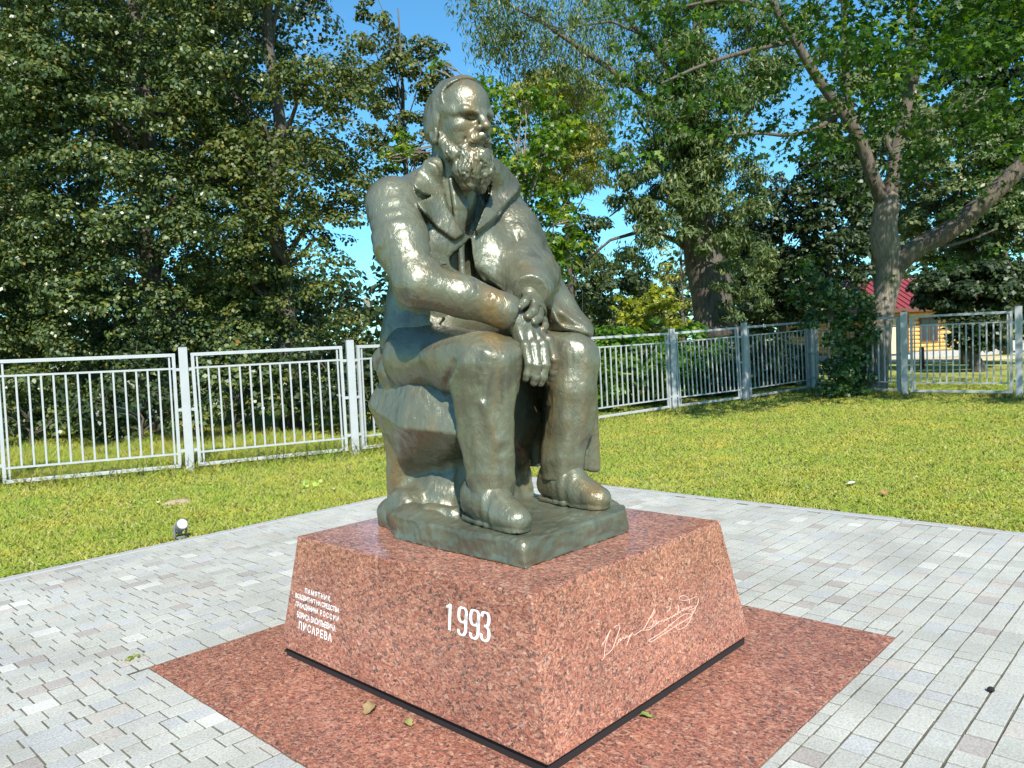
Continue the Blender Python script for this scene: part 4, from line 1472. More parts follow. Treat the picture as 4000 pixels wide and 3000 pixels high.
def leaf_stars(P, Nn, S, rs, droop=.7):
    """five lobed maple leaves"""
    n = len(P)
    d = rs.normal(size=(n, 3)) * .7; d[:, 2] -= droop
    Nn = unit(Nn)
    d = unit(d - Nn * np.sum(d * Nn, 1, keepdims=True)); w = np.cross(Nn, d)
    s = (S * rs.uniform(.65, 1.2, n) * .5)[:, None, None]
    V = P[:, None, :] + s * (_star[None, :, 0:1] * w[:, None, :] + _star[None, :, 1:2] * d[:, None, :]) - s * .10 * np.abs(_star[None, :, 0:1]) * Nn[:, None, :]
    m = len(_star)
    return V.reshape(-1, 3), np.arange(n * m).reshape(n, m)


def spray(clumps, per_m2, rs, squash=.62, jitter=.55, shell=.34, low=-.35, out=None, upb=.35):
    """points and normals on the upper, outer shells of leaf clumps. clumps: (x, y, z, r)"""
    Ps, Ns = [], []
    for c in clumps:
        r = c[3]
        n = int(per_m2 * r * r * 7)
        u = unit(rs.normal(size=(int(n * 2.2), 3)))
        w = u[:, 2]
        if out is not None:
            o = np.array([c[0] - out[0], c[1] - out[1], 0.0]); o = o / (np.linalg.norm(o) + 1e-6)
            w = w * .8 + (u @ o) * .7
        u = u[w > low][:n]
        rad = r * (1 - shell * rs.random(len(u)) ** 1.5) * (.84 + .34 * vnoise(u * 2.6 + c[:3] * .7, 1.0, int(r * 77)))
        p = u * rad[:, None]
        # sagging rim
        p[:, 2] = p[:, 2] * squash - .22 * (p[:, 0] ** 2 + p[:, 1] ** 2) / r
        Ps.append(p + c[:3]); Ns.append(u * np.array([1, 1, 1.3]) + rs.normal(size=u.shape) * jitter + np.array([0, 0, upb]))
    return np.concatenate(Ps), np.concatenate(Ns)


def split(cl, n, f, rs):
    """every big clump becomes n smaller sprays scattered through it"""
    out = []
    for c in cl:
        for _ in range(n):
            o = rs.normal(size=3); o = o / np.linalg.norm(o) * c[3] * rs.random() ** .5 * .9
            out.append((c[0] + o[0], c[1] + o[1], c[2] + o[2] * .75, c[3] * f * rs.uniform(.75, 1.3)))
    return np.array(out)


def crown_clumps(c, rad, n, rr, rs, zlo=-1., taper=None, hollow=.45, face=None):
    """clump centres spread through an egg-shaped crown; face: only that half in full"""
    out = []
    while len(out) < n:
        u = rs.normal(size=3); u /= np.linalg.norm(u)
        q = hollow + (1 - hollow) * rs.random() ** .6
        p = u * q
        if p[2] < zlo: continue
        if face is not None and p[:2] @ face < -.15 and rs.random() < .75: continue
        k = 1.0 if taper is None else taper(p[2])
        out.append((c[0] + p[0] * rad[0] * k, c[1] + p[1] * rad[1] * k, c[2] + p[2] * rad[2], rs.uniform(*rr)))
    return np.array(out)


def limb_path(a, b, rs, n=5, sag=.0, wob=.08):
    a, b = np.array(a, float), np.array(b, float)
    t = np.linspace(0, 1, n)
    L = np.linalg.norm(b - a)
    P = a + (b - a) * t[:, None]
    P[:, 2] += L * .16 * np.sin(t * np.pi) * (1 - sag)
    P[1:-1] += rs.normal(size=(n - 2, 3)) * wob * L * .5
    return P


def build_tree(name, label, base, top, tr, clumps, leaf, lmat, bmat, group=None, per=60, seed=0, cat='tree', nlimb=22, star=False, lean=(0, 0), limbs=None, droop=.6, **kw):
    rs = np.random.default_rng(seed)
    base = np.array(base, float)
    root = empty(name, tuple(base))
    tag(root, label, cat, group)
    q = MB()
    tp = np.array([base[0] + lean[0], base[1] + lean[1], top])
    n = 9
    t = np.linspace(0, 1, n)
    trunk = base + (tp - base) * t[:, None] ** 1.0
    trunk[1:-1, :2] += rs.normal(size=(n - 2, 2)) * tr * .35
    trunk[0, 2] -= .15
    rad = tr * (1 - t * .85); rad[0] *= 1.35
    q.tube(trunk - base, rad, 12)
    if tr > 0: q.build('trunk', M[bmat], root, True)
    q = MB()
    idx = rs.permutation(len(clumps))[:nlimb]
    for i in idx:
        c = clumps[i, :3]
        h = np.clip((c[2] - base[2]) * .78 - .15 * np.hypot(c[0] - base[0], c[1] - base[1]), .3, top - base[2] - .3)
        k = h / (tp[2] - base[2])
        a = base + (tp - base) * k
        r0 = max(.018, tr * (1 - k * .85) * .42)
        P = limb_path(a, c, rs)
        q.tube(P - base, np.linspace(r0, .012, len(P)), 6)
        # twigs
        for _ in range(3):
            e = c + rs.normal(size=3) * clumps[i, 3] * .6
            q.tube(np.array([P[-2], (P[-2] + e) / 2 + rs.normal(size=3) * .05, e]) - base, [.012, .009, .005], 4, False)
    if q.n: q.build('limbs', M[bmat], root, True)
    Pp, Nn = spray(clumps, per, rs, **kw)
    if star: V, F = leaf_stars(Pp, Nn, leaf[0], rs)
    else: V, F = leaf_quads(Pp, Nn, leaf[0], leaf[1], rs, droop)
    me = mesh_from('crown', V - base, F, M[lmat])
    link('crown', me, root)
    return root


def build_trees():
    vd = np.array([_fh.x, _fh.y])
    G = 'linden trees behind the fence'
    # --- row of lindens on the left
    rs = np.random.default_rng(101)
    spec = [(-260, 17.5, 14.5, 3.6, 'dark linden tree at the frame edge, outermost of the linden row'),
            (75, 18.6, 15.0, 3.3, 'dark linden tree behind the outer panel of the white lit fence'),
            (350, 17.4, 14.0, 3.0, 'dense dark linden tree behind the first post of the white lit fence'),
            (628, 17.0, 14.5, 1.95, 'tall linden tree ending the row, beside the gap of blue sky')]
    for i, (bx, d, h, r, lab) in enumerate(spec):
        b = at(bx, d)
        zc = (h + .9) / 2 + .2
        hz = (h - .9) / 2
        last = i == 3
        cl = crown_clumps((b[0], b[1], zc), (r, r, hz), 130 if not last else 95, (.65, 1.15) if not last else (.55, 1.0), rs, hollow=.62, face=-vd,
                          taper=lambda z: (1 - .18 * max(0, z) ** 2) if True else 1)
        # full sides from top to bottom instead of an egg
        for c in cl:
            dz = (c[2] - zc) / hz
            k = min(1.6, 1 / max(.5, math.sqrt(max(.05, 1 - (abs(dz) * .86) ** 2))))
            c[0] = b[0] + (c[0] - b[0]) * k; c[1] = b[1] + (c[1] - b[1]) * k
        cl = split(cl, 11, .40, rs)
        cl = cl[(cl[:, 2] > .75)]
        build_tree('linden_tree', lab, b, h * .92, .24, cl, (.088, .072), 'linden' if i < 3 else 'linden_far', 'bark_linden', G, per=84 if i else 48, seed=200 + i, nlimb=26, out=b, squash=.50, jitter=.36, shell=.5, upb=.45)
    G2 = 'trees behind the linden row'
    for i, (bx, d, h, r, lab) in enumerate([(220, 26, 19, 4.6, 'deep shaded tree closing the gap behind the dense dark linden'), (560, 27, 19, 3.6, 'deep shaded tree behind the last linden of the row'), (-60, 27, 18, 4.5, 'deep shaded tree behind the outer lindens')]):
        b = at(bx, d)
        cl = crown_clumps((b[0], b[1], h * .5), (r, r, h * .5), 85, (.9, 1.5), rs, hollow=.5, face=-vd)
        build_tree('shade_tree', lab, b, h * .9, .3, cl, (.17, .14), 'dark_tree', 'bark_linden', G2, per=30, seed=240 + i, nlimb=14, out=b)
    # saplings and low boughs under the lindens, behind the fence
    for i, (bx, d, h, r, lab) in enumerate([(60, 15.6, 1.5, .9, 'low dark bush under the lindens at the fence end'), (300, 15.0, 1.9, 1.0, 'low dark bush under the lindens near the first fence post'), (500, 15.4, 1.7, .9, 'low dark bush with brownish leaves under the last linden'), (735, 15.6, 1.9, .8, 'low dark bush at the second fence post'),
            (160, 16.8, 2.2, 1.2, 'taller dark bush deep under the lindens, seen through the outer fence panel'), (420, 17.2, 2.2, 1.2, 'taller dark bush deep under the lindens, seen through the second fence panel'), (620, 17.0, 2.2, 1.1, 'taller dark bush deep under the last linden'), (800, 17.5, 2.3, 1.1, 'taller dark bush behind the statue rock, beyond the fence')]):
        b = at(bx, d)
        cl = crown_clumps((b[0], b[1], b[2] + h * .55), (r * 1.4, r, h * .5), 16, (.28, .5), rs, hollow=.3)
        build_tree('under_bush', lab, b, h * .6, .04, cl, (.11, .09), 'dark_tree' if i % 2 else 'linden', 'bark_linden', 'low bushes under the lindens', per=130, seed=260 + i, nlimb=8, out=b, cat='bush')

    # far wood that closes the view along the horizon
    rw = np.random.default_rng(888)
    cl = []
    for bx in np.arange(-900, 3300, 38):
        dd = rw.uniform(52, 70); hmax = rw.uniform(6, 10) if not 1180 < bx < 1490 else 3.6
        p = at(bx, dd)
        for z in np.arange(.5, hmax, 2.4):
            cl.append((p[0] + rw.normal() * 1.2, p[1] + rw.normal() * 1.2, z, rw.uniform(1.7, 2.6)))
    Pp, Nn = spray(np.array(cl), 3.2, rw, squash=.9, low=-.8)
    V, F = leaf_quads(Pp, Nn, .62, .5, rw, .3)
    o = link('far_woods', mesh_from('far_woods', V, F, M['dark_tree'])); tag(o, 'dark far wood along the horizon behind the park trees', 'woods', kind='stuff')

    # --- slim sparse tree against the sky
    d = 27.0
    b = at(900, d)
    cl = []
    for (px, py, r) in [(855, -20, .9), (850, 40, .8), (870, 70, .8), (848, 105, .9), (885, 110, .8), (930, 112, .9), (965, 125, .9), (855, 150, .9), (905, 150, .9), (950, 165, .9), (985, 160, .7), (840, 190, .7), (880, 200, .9), (930, 200, .9), (970, 210, .8), (850, 235, .8), (890, 250, .7), (935, 250, .9), (905, 285, .8), (850, 290, .8), (945, 300, .9), (880, 325, .9), (830, 325, .9), (920, 345, .9), (865, 360, .9), (960, 350, .9), (1000, 330, .8), (840, 400, 1.0), (900, 420, 1.1), (960, 420, 1.1), (1000, 400, 1.0)]:
        p = at(px, d + rs.uniform(-1.2, 1.2), py)
        cl.append((*p, r * .82))
    build_tree('linden_tree', 'slim olive brown tree standing against the blue sky behind the statue head', b, 13.4, .15, split(np.array(cl), 4, .5, rs), (.14, .105), 'linden_far', 'bark_linden', None, per=88, seed=300, nlimb=24, squash=.5, jitter=.4, shell=.5)

    # --- fresh maple behind the statue
    d = 15.6
    b = at(1150, d)
    cl = []
    for (px, py, r) in [(1060, 205, .38), (1105, 205, .40), (1090, 245, .5), (1150, 240, .5), (1195, 210, .38), (1205, 255, .5), (1070, 285, .55), (1130, 290, .6), (1190, 300, .6), (1250, 275, .45), (1265, 300, .38), (1080, 340, .6), (1150, 350, .7), (1215, 350, .6), (1110, 400, .7), (1180, 410, .7), (1090, 440, .6), (1150, 460, .7), (1230, 420, .5), (1200, 470, .6), (1140, 520, .7), (1210, 525, .6), (1250, 470, .45),
                        (880, 320, .36), (905, 338, .36), (872, 350, .3), (970, 152, .22), (1180, 580, .7), (1240, 570, .6), (1120, 580, .7)]:
        p = at(px, d + rs.uniform(-.6, .6), py)
        cl.append((*p, r * .92))
    build_tree('maple_tree', 'fresh green young maple rising behind the statue shoulder', b, 5.6, .10, split(np.array(cl), 4, .55, rs), (.165,), 'maple_bright', 'bark_grey', None, per=95, seed=310, nlimb=26, star=True, jitter=.45, squash=.55)

    # --- pale golden willow behind it
    d = 28.0
    b = at(1240, d)
    cl = [(*at(px, d + rs.uniform(-1, 1), py), r) for (px, py, r) in [(1165, 215, .9), (1205, 190, .9), (1240, 190, 1.0), (1285, 215, .9), (1215, 235, 1.2), (1275, 255, 1.1), (1255, 300, 1.2), (1300, 300, .8), (1290, 340, .9), (1240, 350, 1.2), (1200, 330, 1.0), (1290, 390, .8), (1240, 400, 1.0), (1190, 400, 1.0)]]
    build_tree('willow_tree', 'pale golden green willow behind the young maple', b, 8.5, .16, np.array(cl), (.21, .06), 'willow_gold', 'bark_dark', None, per=170, seed=320, nlimb=12, droop=1.6, jitter=.8)

    # --- big old willow with the dark trunk
    d = 24.0
    root = empty('old_willow', tuple(at(1545, d)))
    tag(root, 'big old willow with a thick dark furrowed trunk and airy crown', 'tree')
    b = np.array(root.location)
    q = MB()
    tk = [(1560, 735, 50), (1548, 690, 43), (1543, 640, 42), (1540, 600, 45), (1530, 560, 42), (1520, 500, 36), (1515, 420, 30), (1512, 340, 26), (1520, 240, 20), (1530, 130, 14), (1535, 10, 9)]
    q.tube([at(px, d, py) - b for px, py, w in tk], [w * d / 1664 for *_, w in tk], 16)
    q.build('trunk', M['bark_dark'], root, True)
    q = MB()
    for pth, r0 in [([(1522, 560), (1470, 520), (1400, 500), (1330, 520), (1270, 570)], .12), ([(1520, 470), (1440, 430), (1370, 440), (1330, 470)], .10), ([(1515, 330), (1430, 230), (1330, 150), (1200, 60), (1100, 10)], .16), ([(1520, 240), (1440, 120), (1370, 40), (1300, -30)], .13), ([(1520, 420), (1590, 330), (1650, 220), (1690, 90)], .13), ([(1512, 380), (1440, 330), (1390, 250)], .09), ([(1540, 560), (1600, 500), (1650, 470)], .09), ([(1430, 95), (1350, 60), (1240, 75), (1160, 50)], .05)]:
        P = np.array([at(px, d + rs.uniform(-.8, .8) * (k > 0), py) for k, (px, py) in enumerate(pth)])
        q.tube(P - b, np.linspace(r0, .02, len(P)), 7)
    q.build('limbs', M['bark_dark'], root, True)
    cl = []
    for (px, py, r) in [(1365, 345, .8), (1410, 355, 1.0), (1450, 330, 1.2), (1500, 300, 1.3), (1560, 300, 1.3), (1395, 400, .8), (1440, 410, 1.1), (1500, 390, 1.2), (1570, 390, 1.2), (1400, 460, 1.0), (1455, 470, 1.0), (1600, 460, 1.1), (1560, 480, 1.0), (1590, 540, 1.0), (1540, 520, .8), (1620, 400, 1.1), (1590, 600, .7), (1620, 640, .8), (1590, 670, .6), (1410, 520, .7), (1360, 440, .6), (1480, 230, 1.4), (1560, 220, 1.4), (1620, 200, 1.4), (1480, 130, 1.3), (1560, 110, 1.4), (1640, 100, 1.4), (1500, 30, 1.4), (1600, 10, 1.4), (1700, 60, 1.4), (1440, 250, 1.1), (1430, 180, .9), (1690, 200, 1.3), (1740, 130, 1.3), (1550, 580, .5), (1650, 560, .9)]:
        cl.append((*at(px, d + rs.uniform(-1.8, 1.2), py), r * .9))
    for (px, py, r) in [(1500, 180, .9), (1540, 240, 1.0), (1510, 300, 1.0), (1545, 350, 1.0), (1500, 420, .9), (1550, 430, .9), (1510, 490, .8), (1560, 520, .6), (1530, 540, .5), (1540, 130, .9), (1520, 60, .9), (1490, 370, .9), (1580, 570, .5), (1572, 620, .45)]:
        cl.append((*at(px, d - 1.5, py), r * .9))
    Pp, Nn = spray(split(np.array(cl), 5, .45, rs), 150, np.random.default_rng(5), shell=.7, low=-.6, jitter=.6, squash=.8)
    V, F = leaf_quads(Pp, Nn, .20, .062, np.random.default_rng(6), 1.2)
    # airy hanging twigs high on the sky side
    cl = []
    for (px, py, r) in [(1060, 20, .9), (1090, 60, 1.0), (1130, 20, 1.1), (1150, 90, 1.2), (1110, 120, 1.0), (1200, 40, 1.2), (1210, 110, 1.2), (1170, 170, 1.0), (1240, 160, 1.2), (1270, 60, 1.2), (1290, 120, 1.2), (1320, 170, .9), (1280, 200, .6), (1340, 40, 1.2), (1350, 110, 1.2), (1360, 190, 1.1), (1345, 250, .8), (1400, 20, 1.2), (1420, 90, 1.2), (1120, 90, .9), (1080, 105, .7), (1300, 20, 1.1), (1350, 550, .6), (1300, 560, .5), (1280, 590, .4), (1400, 560, .6)]:
        cl.append((*at(px, d + rs.uniform(-1.5, 1.5), py), r))
    P2_, N2_ = spray(np.array(cl), 75, np.random.default_rng(15), shell=1.0, low=-1, jitter=1.2, squash=.9)
    V2, F2 = leaf_quads(P2_, N2_, .19, .046, np.random.default_rng(16), 1.6)
    me = mesh_from('crown', np.concatenate([V, V2]) - b, np.concatenate([F, F2 + len(V)]), M['willow'])
    link('crown', me, root)
    # twigs hanging in the open sky
    q = MB()
    for _ in range(46):
        c = cl[rs.integers(len(cl))]
        a = np.array(c[:3]) + rs.normal(size=3) * c[3] * .4
        q.tube(np.array([a, a + [.1, .05, -.5], a + [.12, .1, -1.1]]) - b + rs.normal(size=(3, 3)) * .12, [.014, .010, .005], 4, False)
    q.build('twigs', M['bark_dark'], root, True)['kind'] = 'stuff'

    # --- distant shrubs and trees seen under the willow
    far = [('round_tree', 1330, 44, 610, 95, 'bush_dark', 'distant round dark green tree under the willow branches'),
           ('round_tree', 1250, 40, 560, 100, 'bush_dark', 'distant dark tree behind the statue knee'),
           ('golden_bush', 1432, 36, 670, 60, 'bush_gold', 'golden yellow bush in the distance by the willow trunk'),
           ('golden_bush', 1360, 38, 690, 46, 'bush_gold', 'yellow green bush in the distance beside the statue knee'),
           ('olive_bush', 1270, 32, 690, 55, 'linden_far', 'olive brown bush behind the fence next to the statue knee'),
           ('slender_tree', 1480, 40, 560, 70, 'willow_gold', 'thin airy yellowish tree left of the old willow trunk'),
           ('round_tree', 1420, 48, 640, 80, 'bush_dark', 'distant dark green tree behind the golden bush')]
    for i, (nm, px, dd, py, hw, mt, lab) in enumerate(far):
        b = at(px, dd); c = at(px, dd, py); rx = hw * dd / 1664
        hz = c[2] - b[2]
        cl = crown_clumps((c[0], c[1], c[2] * (1.0 if nm == 'slender_tree' else .85)), (rx, rx, hz * (.62 if nm != 'slender_tree' else .7)), 70, (rx * .16, rx * .28), rs, hollow=.45)
        airy = nm == 'slender_tree'
        build_tree(nm, lab, b, c[2], .14 if 'tree' in nm else .05, cl, (.26, .17) if not airy else (.24, .09), mt, 'bark_linden', None, per=(44 if not airy else 16), seed=400 + i, nlimb=12, squash=.6, jitter=.4, cat='tree' if 'tree' in nm else 'bush')

    # --- bright shrubs just behind the middle fence
    G = 'bright shrubs behind the shaded fence'
    for i, (px, dd, h, r, mt, lab) in enumerate([(1330, 19.0, 1.9, 1.2, 'bush_bright', 'bright green shrub behind the fence next to the statue knee'), (1400, 19.6, 2.0, 1.2, 'bush_bright', 'bright green shrub in the middle of the fence panel beside the statue'), (1490, 20.2, 1.8, 1.2, 'bush_bright', 'bright green shrub at the foot of the old willow'), (1600, 21.5, 1.5, 1.1, 'bush_dark', 'dark low shrub behind the shaded fence panel'), (1690, 22.5, 1.3, 1.0, 'bush_dark', 'dark low shrub behind the fence corner'), (1550, 19.9, 1.1, .8, 'bush_dark', 'half shaded shrub close behind the shaded fence')]):
        b = at(px, dd)
        cl = crown_clumps((b[0], b[1], b[2] + h * .5), (r * 1.3, r, h * .55), 60, (.14, .30), rs, hollow=.4)
        build_tree('green_shrub', lab, b, h * .5 + .3, .03, cl, (.13, .10), mt, 'bark_linden', G, per=190, squash=.6, jitter=.4, seed=440 + i, nlimb=8, cat='shrub')

    # --- dark trees behind the fence corner and round the house
    for i, (px, dd, py, hw, hh, mt, lab, leaf, per) in enumerate([
            (1690, 29, 560, 105, 190, 'dark_tree', 'almost black shaded tree between the willow and the leaning maple', (.16, .12), 34),
            (1800, 27, 500, 90, 190, 'dark_tree', 'dark shaded tree behind the leaning maple trunk', (.16, .12), 34),
            (1640, 33, 600, 80, 120, 'bush_dark', 'mid green tree in the shade behind the willow', (.16, .12), 26),
            (2090, 31, 400, 130, 190, 'grey_tree', 'silvery green tree standing above the log house', (.20, .13), 30),
            (2230, 29, 480, 120, 220, 'grey_tree', 'silvery green tree at the frame edge above the house', (.20, .13), 30),
            (2110, 27, 630, 125, 60, 'dark_tree', 'dark low hanging tree in front of the red roof', (.17, .13), 52),
            (2110, 25, 715, 62, 48, 'dark_tree', 'drooping dark boughs hanging before the yellow log wall', (.15, .12), 26),
            (1900, 36, 330, 130, 230, 'grey_tree', 'tall grey green tree far behind the leaning maple', (.24, .16), 18),
            (2180, 40, 150, 130, 200, 'dark_tree', 'tall dark tree far behind the house', (.26, .2), 16)]):
        b = at(px, dd); c = at(px, dd, py); rx = hw * dd / 1664; rz = hh * dd / 1664
        cl = crown_clumps(c, (rx, rx, rz), 260, (rx * .13, rx * .24), rs, hollow=.45, face=-vd)
        build_tree('background_tree', lab, b, c[2] + rz * .5, .18, cl, leaf, mt, 'bark_linden', 'trees beyond the far fence', per=per * 2.1, seed=480 + i, nlimb=16, squash=.55, jitter=.4, shell=.5)

    # --- the leaning maple inside the fence
    build_leaning_maple(rs)


def build_leaning_maple(rs):
    d = 18.4
    root = empty('leaning_maple', tuple(at(1885, d)))
    tag(root, 'leaning grey maple with forked bare trunk overhanging the lawn', 'tree')
    b = np.array(root.location)
    W = d / 1664
    q = MB()
    tk = [(1882, 868, 40), (1885, 845, 34), (1890, 800, 31), (1897, 750, 30), (1905, 700, 27), (1915, 650, 26), (1926, 605, 27), (1930, 570, 31), (1922, 540, 31), (1916, 500, 30), (1922, 455, 26), (1928, 430, 23)]
    q.tube([at(px, d, py) - b for px, py, w in tk], [w * W * .92 for *_, w in tk], 16)
    # knobs and roots
    for (px, py, w) in [(1938, 428, 14), (1946, 450, 10), (1905, 745, 17), (1880, 770, 14), (1868, 858, 16), (1905, 856, 18)]:
        p = at(px, d - .12, py) - b
        q.tube([p + [0, 0, -.14], p, p + [0, 0, .14]], [.03, w * W, .03], 10)
    q.build('trunk', M['bark_grey'], root, True)
    q = MB()
    def lm(pts, r0, r1, dd=0.0, n=9):
        P = np.array([at(px, d + dd * k / max(1, len(pts) - 1), py) for k, (px, py) in enumerate(pts)]) - b
        # soften
        for _ in range(1):
            Q = [P[0]]
            for i in range(len(P) - 1): Q += [P[i] * .75 + P[i + 1] * .25, P[i] * .25 + P[i + 1] * .75]
            Q.append(P[-1]); P = np.array(Q)
        q.tube(P, np.linspace(r0 * W, r1 * W, len(P)), n)
    lm([(1928, 590), (1955, 560), (2000, 528), (2045, 508), (2085, 480), (2130, 440), (2175, 400), (2240, 340), (2300, 290)], 23, 17, -1.0, 12)
    lm([(1925, 450), (1905, 410), (1888, 360), (1872, 310), (1850, 270), (1825, 235), (1795, 195), (1765, 150), (1735, 95), (1700, 40), (1680, -20)], 16, 7, -.8)
    lm([(1930, 440), (1938, 390), (1945, 340), (1958, 290), (1972, 235), (1982, 170), (1986, 100), (1986, 40), (1985, -30)], 16, 8, .5)
    lm([(1862, 285), (1848, 230), (1842, 160), (1840, 90), (1843, 20), (1845, -40)], 8, 6, -.4)
    lm([(1985, 190), (2005, 120), (2035, 60), (2065, 0), (2080, -40)], 10, 7, -.8)
    lm([(1960, 285), (1990, 300), (2030, 285), (2080, 255), (2140, 215)], 7, 3, .3)
    lm([(1835, 245), (1780, 285), (1720, 300), (1650, 292), (1580, 300)], 6, 2, -.8)
    lm([(1740, 100), (1640, 120), (1540, 150), (1450, 190)], 6, 2, -1.6)
    lm([(1700, 40), (1600, 10), (1500, 30)], 6, 2, -1.6)
    lm([(1945, 350), (1925, 310), (1935, 285)], 6, 3)
    lm([(2040, 535), (2100, 520), (2160, 495)], 4, 2, .2)
    q.build('limbs', M['bark_limb'], root, True)
    cl = []
    spots = [(1450, 60, .8), (1400, 110, .7), (1380, 170, .6), (1370, 230, .6), (1420, 220, .7), (1480, 200, .7), (1340, 215, .5), (1345, 275, .5), (1400, 290, .6), (1460, 280, .7), (1350, 335, .5), (1410, 340, .5), (1500, 130, .7), (1540, 230, .7), (1580, 180, .7), (1550, 290, .6), (1620, 300, .6), (1640, 240, .7), (1690, 280, .7), (1700, 200, .7), (1740, 250, .7), (1760, 300, .7), (1650, 340, .5), (1720, 340, .5), (1480, 30, .7), (1560, 60, .8), (1620, 30, .8), (1690, 90, .8), (1750, 50, .8), (1800, 100, .8), (1870, 60, .8), (1910, 130, .8), (1930, 200, .7), (1880, 200, .7), (1830, 150, .7), (1980, 60, .8), (2030, 130, .8), (2080, 70, .8), (2100, 190, .8), (2160, 120, .8), (2200, 220, .8), (2060, 260, .7), (2010, 220, .7), (2140, 280, .7), (2200, 330, .7), (2080, 330, .6), (1830, 400, .55), (1870, 430, .5), (1780, 380, .55), (1800, 330, .6), (1985, 330, .6), (1960, 380, .5), (2030, 380, .5), (1745, 570, .4), (1720, 590, .35), (1770, 555, .35), (1930, 600, .22), (2050, 470, .5), (2140, 380, .6), (2200, 450, .6), (2250, 400, .8), (2120, 420, .5), (2060, 570, .5), (2170, 540, .5), (1350, 40, .6), (1420, 10, .7), (1860, 0, .9), (1760, -20, .9), (2000, -20, .9), (2150, 20, .9)]
    for (px, py, r) in spots:
        dd = 12.7 + rs.uniform(-.9, .9) if py < 345 else d + rs.uniform(-2.0, .9)
        cl.append((*at(px, dd, py), r * (.82 if py < 345 else 1)))
    # boughs nearer the photographer and above the frame, which shade the fence and the lawn edge
    for _ in range(46):
        p = at(rs.uniform(1700, 2500), rs.uniform(11.6, 14.6), rs.uniform(-330, -20))
        cl.append((*p, rs.uniform(.6, 1.0)))
    for _ in range(54):
        p = at(rs.uniform(1960, 2560), rs.uniform(11.6, 14.6), rs.uniform(-190, 110))
        cl.append((*p, rs.uniform(.55, .95)))
    fp = [P3, P4, P5, P6, P7, (15.7, -2.0)]
    for k in range(140):
        i = k % 5; t = rs.random()
        g = np.array([fp[i][0] * (1 - t) + fp[i + 1][0] * t, fp[i][1] * (1 - t) + fp[i + 1][1] * t, rs.uniform(.4, 1.9)])
        if k % 2: g = g - np.array([_fh.x, _fh.y, 0]) * rs.uniform(.2, 1.3) + np.array([0, 0, .05 - g[2]])
        s = (rs.uniform(4.9, 7.6) - g[2]) / -_d.z
        cl.append((*(g - np.array(_d) * s), rs.uniform(.42, .7)))
    for _ in range(30):
        p = at(rs.uniform(2230, 2900), d - rs.uniform(-1, 5.0), rs.uniform(-200, 420))
        cl.append((*p, rs.uniform(.7, 1.2)))
    cl = np.array(cl)
    r2 = np.random.default_rng(77)
    Pp, Nn = spray(cl, 26, r2, squash=.38, shell=.8, low=-.6, jitter=.5, upb=.7)
    V, F = leaf_stars(Pp, Nn, .16, r2, .55)
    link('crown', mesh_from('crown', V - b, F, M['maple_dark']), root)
    # creeper bush climbing on its left side
    iv = empty('creeper_bush', tuple(at(1840, d - .25)))
    tag(iv, 'leafy dark green creeper bush climbing up the leaning maple trunk', 'bush')
    ib = np.array(iv.location)
    cl = []
    for (px, py, r) in [(1885, 650, .22), (1878, 690, .26), (1862, 640, .2), (1850, 680, .28), (1825, 650, .25), (1800, 620, .3), (1780, 640, .25), (1815, 700, .35), (1845, 725, .35), (1870, 720, .3), (1800, 740, .35), (1830, 765, .38), (1860, 765, .32), (1815, 800, .36), (1845, 805, .38), (1800, 835, .32), (1835, 840, .36), (1862, 820, .28), (1790, 850, .22), (1780, 855, .18), (1815, 790, .3), (1866, 845, .2), (1760, 600, .25), (1740, 640, .28), (1770, 690, .3)]:
        cl.append((*at(px, d - .35 + rs.uniform(-.25, .25), py), r))
    Pp, Nn = spray(split(np.array(cl) * np.array([1, 1, 1, 1.25]), 4, .5, rs), 190, r2, squash=.8, jitter=.5, low=-.6)
    V, F = leaf_stars(Pp, Nn, .15, r2, .5)
    link('foliage', mesh_from('foliage', V - ib, F, M['ivy']), iv)
    q = MB()
    for _ in range(14):
        a = at(rs.uniform(1800, 1875), d - .2, 865) - ib; e = at(rs.uniform(1790, 1885), d - .2, rs.uniform(640, 760)) - ib
        q.tube(limb_path(a, e, rs, 5, 1, .05), np.linspace(.018, .006, 5), 5, False)
    q.build('stems', M['bark_linden'], iv, True)


